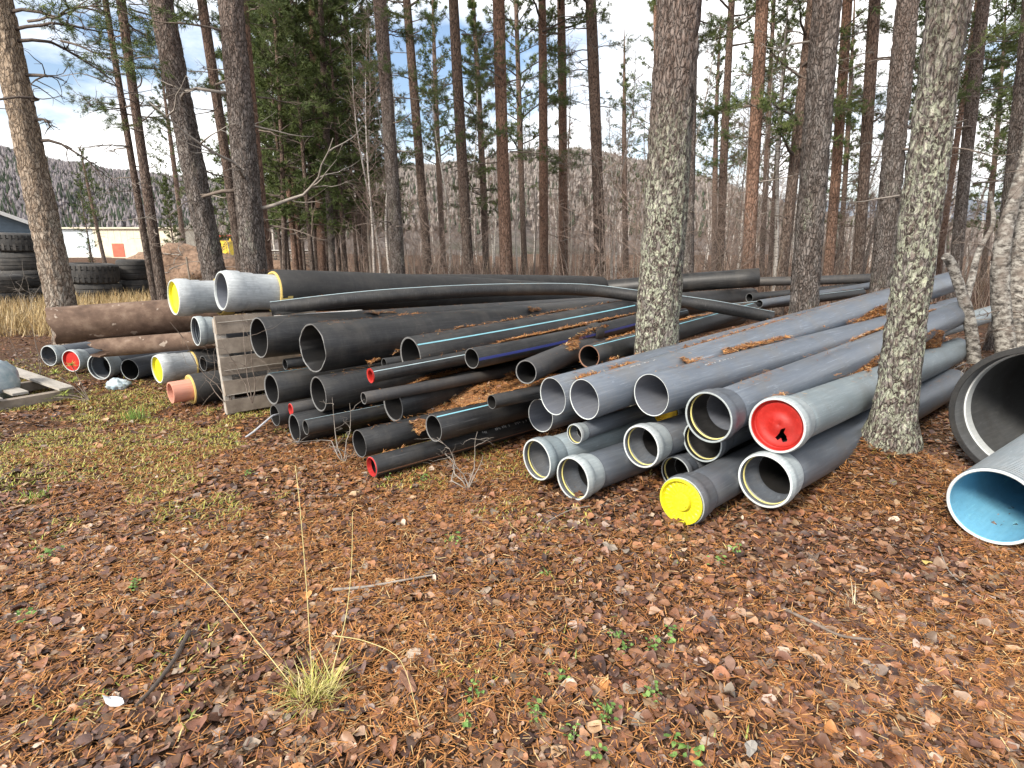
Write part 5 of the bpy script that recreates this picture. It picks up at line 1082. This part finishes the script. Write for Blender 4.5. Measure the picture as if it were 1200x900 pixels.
V3, F3, c3 = needles(P3, r_, .02, .05, .002, .12, -.001); F1 = np.concatenate([F1, F3 + len(V1)]); V1 = np.concatenate([V1, V3]); c1 = np.concatenate([c1, c3])
tag(link('pipe_litter', tri_mesh('pipe_litter', V1, F1, ['needle_fall'], c1 * 1.1)), 'loose orange needles lying on the pipe piles', 'needle litter', kind='stuff')
tag(link('pipe_leaf_litter', tri_mesh('pipe_leaf_litter', V2, F2, ['leaf'], c2)), 'dead leaves caught on the pipe piles', 'leaf litter', kind='stuff')
# ------------------------------------------------------------------ green and straw growth
def blades(P, r, lmin, lmax, wd, spread, cols, segs=2, up=1.0):
    n = len(P); L_ = lmin + (lmax - lmin) * r.random(n); az = r.random(n) * 6.28; el = np.clip(up - np.abs(r.normal(size=n)) * spread, .1, 1.55)
    d = np.stack([np.cos(az) * np.cos(el), np.sin(az) * np.cos(el), np.sin(el)], -1); s = np.stack([-np.sin(az), np.cos(az), 0 * az], -1) * wd
    mid = P + d * (L_ * .55)[:, None]; d2 = d.copy(); d2[:, 2] -= .35; tip = mid + d2 * (L_ * .45)[:, None]
    V = np.stack([P - s, P + s, mid + s * .7, mid - s * .7, tip], 1).reshape(-1, 3); k = np.arange(n)[:, None] * 5
    Ft = np.concatenate([k + np.array([[0, 1, 2]]), k + np.array([[0, 2, 3]]), k + np.array([[3, 2, 4]])]); c = cols[r.integers(0, len(cols), n)] * (.75 + .5 * r.random((n, 1)))
    return V, Ft, np.repeat(c, 5, 0)
MOSS = np.array([[.24, .27, .05], [.36, .35, .07], [.42, .37, .10], [.17, .21, .05], [.44, .38, .15]])
P = scatter(r_, [(1.6, 3.2, 900), (3.2, 6.5, 2600), (6.5, 9, 700)], mossm); P[:, 2] += .010
V, Fc, cc_ = blades(P, r_, .022, .055, .0034, .6, MOSS)
tag(link('moss', tri_mesh('moss', V, Fc, ['green_leaf'], cc_)), 'yellow-green moss and short grass patches on the litter', 'moss', kind='stuff')
DRY = np.array([[.40, .29, .13], [.50, .38, .19], [.33, .22, .10], [.45, .36, .22]])
def region(pxs, d0, d1, n, r):
    px = r.uniform(*pxs, n); d = r.uniform(d0, d1, n); x = (px - 600) / FPX * d; y = d * cp + .5; return np.c_[x, y, gh(x, y)]
V, Fc, cc_ = blades(np.concatenate([region((-60, 205), 10.5, 18, 9000, r_), region((-80, 320), 17, 40, 9000, r_), region((200, 330), 12, 20, 1500, r_)]), r_, .25, .65, .006, .35, DRY, up=1.45)
tag(link('dry_grass', tri_mesh('dry_grass', V, Fc, ['green_leaf'], cc_)), 'tall dry golden grass round the tyres and yard', 'grass', kind='stuff')
# bare brushwood under the trees: thin upright sticks
def sticks(P, r, lmin, lmax, wd, cols):
    n = len(P); L_ = lmin + (lmax - lmin) * r.random(n) ** 1.3; d = np.c_[r.normal(size=(n, 2)) * .22, np.ones(n)]; d /= np.linalg.norm(d, axis=1)[:, None]
    az = r.random(n) * 6.28; V = []
    for k in range(3): a = az + k * 2.094; V.append(P + np.stack([np.cos(a), np.sin(a), 0 * a], -1) * wd)
    V.append(P + d * L_[:, None]); V = np.stack(V, 1).reshape(-1, 3); k = np.arange(n)[:, None] * 4
    Ft = np.concatenate([k + np.array([[0, 1, 3]]), k + np.array([[1, 2, 3]]), k + np.array([[2, 0, 3]])]); c = cols[r.integers(0, len(cols), n)] * (.7 + .6 * r.random((n, 1)))
    return V, Ft, np.repeat(c, 4, 0)
BR = np.array([[.26, .18, .14], [.32, .24, .195], [.19, .13, .105], [.38, .31, .25], [.22, .17, .12]])
V, Fc, cc_ = sticks(np.concatenate([region((430, 1300), 13.5, 24, 1500, r_), region((400, 1300), 22, 60, 3500, r_), region((180, 420), 40, 70, 1200, r_)]), r_, .5, 2.2, .010, BR)
tag(link('brushwood', tri_mesh('brushwood', V, Fc, ['green_leaf'], cc_)), 'bare brown brushwood thicket under the trees behind the pipes', 'brushwood', kind='stuff')
# little green sprigs
def sprig(px, py, s, label, n=14, cols=((.10, .19, .045), (.16, .26, .07))):
    b0 = G_(px, py); r = np.random.default_rng(int(px * 7 + py)); V = []; Fs = []; cl_ = []
    for i in range(n):
        p = np.array([r.normal() * .018, r.normal() * .018, .012 + .035 * r.random()]) * s; v_, f_, _c = leaves(p[None], r, .014 * s, .024 * s, .5, 0); Fs.append(f_ + 7 * i); V.append(v_); cl_.append(np.repeat(np.array(cols[i % 2])[None] * r.uniform(.8, 1.2), 7, 0))
    root = thing('seedling', label, 'plant', (b0.x, b0.y, ghs(b0.x, b0.y)), None, 'small green seedlings in the litter')
    link('leaves', tri_mesh('leaves', np.concatenate(V), np.concatenate(Fs), ['green_leaf'], np.concatenate(cl_)), root)['kind'] = 'stuff'
    MB().tube([(0, 0, -.01), (.003, 0, .02 * s), (0, .004, .045 * s)], [.0022, .0018, .001], 5).obj('stem', ['twig'], root)
for px, py, s in [(862, 652, 1.3), (842, 666, 1.2), (805, 889, 1.6), (788, 748, 1.2), (768, 760, 1.2), (732, 764, 1.0), (764, 814, 1.1), (708, 832, 1.2), (707, 846, 1.0), (628, 826, 1.0), (655, 790, 1.0), (553, 812, 1.2), (548, 846, 1.0), (628, 838, .9), (720, 748, .9), (672, 860, 1.0), (640, 676, .9), (530, 640, 1.3), (495, 560, 1.2), (60, 650, 1.4), (30, 730, 1.4), (160, 690, 1.2), (455, 560, 1.0), (290, 560, 1.0), (700, 900 - 15, 1.1)]:
    sprig(px, py, s, 'tiny bright green seedling growing through the leaf litter')
def tuft(label, px, py, n, lmin, lmax, wd, spread, cols, up, name='grass_tuft', rad=.03):
    b0 = G_(px, py); r = np.random.default_rng(int(px)); P = np.c_[r.normal(size=(n, 2)) * rad, np.zeros(n)]; V, Fc, cc_ = blades(P, r, lmin, lmax, wd, spread, cols, up=up)
    root = thing(name, label, 'grass', (b0.x, b0.y, ghs(b0.x, b0.y))); link('blades', tri_mesh('blades', V, Fc, ['green_leaf'], cc_), root)['kind'] = 'stuff'; return root
STR = np.array([[.50, .44, .14], [.58, .52, .24], [.42, .40, .10], [.55, .46, .22], [.36, .37, .09]])
t_ = tuft('straw-yellow grass tuft with long bent stalks in the leaf litter', 368, 815, 300, .05, .24, .0017, .75, STR, 1.15)
bb = t_.location
for pix in ([(366, 800), (360, 700), (352, 600), (346, 545)], [(388, 790), (405, 725), (412, 660), (413, 600)], [(340, 800), (300, 750), (250, 690), (200, 648)], [(392, 745), (430, 752), (470, 775), (492, 850)]):
    n_ = len(pix); pts = []
    flat = pix[0] in ((340, 800), (392, 745))
    for i, (px, py) in enumerate(pix):
        pts.append(gz(px, py, .03 + .03 * math.sin(i / (n_ - 1) * 3.1)) - bb if flat else at_Y(px, py, bb.y + .04 + .10 * i) - bb)
    MB().tube([tuple(p) for p in catmull(pts, 5)], [.0019 - .0010 * i / (5 * (n_ - 1)) for i in range(5 * (n_ - 1) + 1)], 5).obj('stalk', ['straw'], t_)
tuft('small yellow-green grass clump near the bare shrub', 533, 640, 70, .03, .09, .002, .5, STR, 1.3)
tuft('bright green pine seedling tuft beside the pallet and pink stub', 158, 488, 90, .06, .22, .0035, .35, np.array([[.14, .24, .05], [.20, .32, .07]]), 1.45, 'pine_seedling', .05)
tuft('short bright green grass clump on the mossy litter', 40, 585, 70, .04, .10, .003, .5, np.array([[.20, .30, .05], [.28, .36, .08]]), 1.35, rad=.06)
tuft('pale dry straw tuft in front of the blue-lined pipe', 1000, 712, 26, .06, .17, .002, .6, np.array([[.5, .42, .28], [.42, .34, .22]]), 1.2)
# pine sprig with green needle tufts in front of the red inset cap
b0 = gz(105, 470, 0); root = thing('pine_seedling', 'young pine seedling with green tufts in front of the dull red cap', 'plant', (b0.x, b0.y, ghs(b0.x, b0.y)))
for i, (px, py, s) in enumerate([(84, 428, 1), (64, 437, .9), (86, 446, 1), (58, 466, .8), (76, 462, .6)]):
    tp = at_Y(px, py, b0.y) - root.location; MB().tube([(0, 0, 0), tuple(tp * .5 + Vector((0, 0, .02))), tuple(tp)], [.006, .005, .004], 5).obj('stem', ['twig'], root)
    r = np.random.default_rng(i); V, Fc, cc_ = blades(np.tile(np.array(tp), (60, 1)), r, .05, .10, .0028, 1.2, np.array([[.26, .32, .06], [.34, .38, .10]]), up=.9); link('needles', tri_mesh('needles', V, Fc, ['green_leaf'], cc_), root)['kind'] = 'stuff'
# ------------------------------------------------------------------ sticks and scraps on the ground
def stick(label, pix, r0, mname, r1=None):
    pts = [gz(px, py, 0) for px, py in pix]; pts = [Vector((p.x, p.y, ghs(p.x, p.y) + r0 + .016)) for p in pts]; cc_ = catmull(pts, 5); n = len(cc_)
    for i in range(n): cc_[i] = cc_[i] - pts[0]
    rad = [(r0 + ((r1 or r0 * .5) - r0) * i / (n - 1)) * (1 + .15 * math.sin(i * 2.1)) for i in range(n)]
    o = MB().tube(cc_, rad, 8).obj('stick', [mname]); o.location = pts[0]; return tag(o, label, 'stick')
stick('straight grey-brown stick lying in the open litter', [(390, 691), (430, 689), (470, 684), (510, 676)], .008, 'twig_grey')
stick('dark rotten branch on the litter beside the white scrap', [(222, 742), (205, 775), (180, 810), (160, 832)], .011, 'twig_dark')
stick('brown stick in the litter before the blue-lined pipe', [(918, 717), (950, 732), (985, 748), (1020, 752)], .008, 'twig', .005)
stick('pale thin stick lying by the leaf-filled socket', [(640, 612), (670, 598), (712, 590)], .004, 'twig_grey')
stick('thin pale twig on the litter under the blue-lined pipe', [(1100, 640), (1112, 670), (1135, 690), (1150, 700)], .004, 'twig_grey')
stick('grey root branch leaning from the birch snag to the ground', [(1095, 466), (1115, 440), (1135, 424), (1150, 410)], .010, 'twig_grey')
stick('bent thin root beside the scarred pine', [(1093, 455), (1096, 466), (1110, 470), (1125, 471)], .006, 'twig_grey')
stick('short pale stick leaning at the foot of the scarred pine', [(1046, 522), (1052, 510), (1056, 503)], .006, 'twig_grey')
def scrap(label, px, py, s, mname, seed, cat='scrap', name='scrap'):
    p = gz(px, py, 0); r = np.random.default_rng(seed); n = 10; v = [(0, 0, .012)]
    for i in range(n): a = 2 * math.pi * i / n; k = s * (.6 + .5 * r.random()); v.append((math.cos(a) * k * 1.5, math.sin(a) * k * .7, .006 + .018 * r.random()))
    v += [(x, y, z - .004) for x, y, z in v]
    f = [(0, 1 + i, 1 + (i + 1) % n) for i in range(n)] + [(n + 1, n + 2 + (i + 1) % n, n + 2 + i) for i in range(n)] + [(1 + i, n + 2 + i, n + 2 + (i + 1) % n, 1 + (i + 1) % n) for i in range(n)]
    o = MB().add(v, f).obj(name, [mname], None, False); o.location = (p.x, p.y, ghs(p.x, p.y) + .02); o.rotation_euler = (r.normal() * .2, r.normal() * .2, r.random() * 6); return tag(o, label, cat)
scrap('white paper scrap on the litter beside the dark rotten branch', 133, 826, .035, 'paper', 1, 'paper', 'paper_scrap')
scrap('large grey bark flake in the litter before the yellow cap', 714, 646, .04, 'old_wood', 2, 'bark', 'bark_flake')
scrap('smaller grey bark flake beside the large one', 733, 652, .028, 'old_wood', 3, 'bark', 'bark_flake')
scrap('pale grey curled bark flake beside the green seedlings', 878, 884, .026, 'wood_grey', 4, 'bark', 'bark_flake')
scrap('big orange-brown flat leaf near the grass tuft', 478, 800, .045, 'stripe_brown', 5, 'leaf', 'large_leaf')
scrap('bright orange leaf on the litter near the blue-lined pipe', 1086, 662, .03, 'foam', 6, 'leaf', 'large_leaf')
scrap('tan leaf lodged in the socket mouth lying on the ground', 678, 580, .03, 'stripe_brown', 7, 'leaf', 'large_leaf')
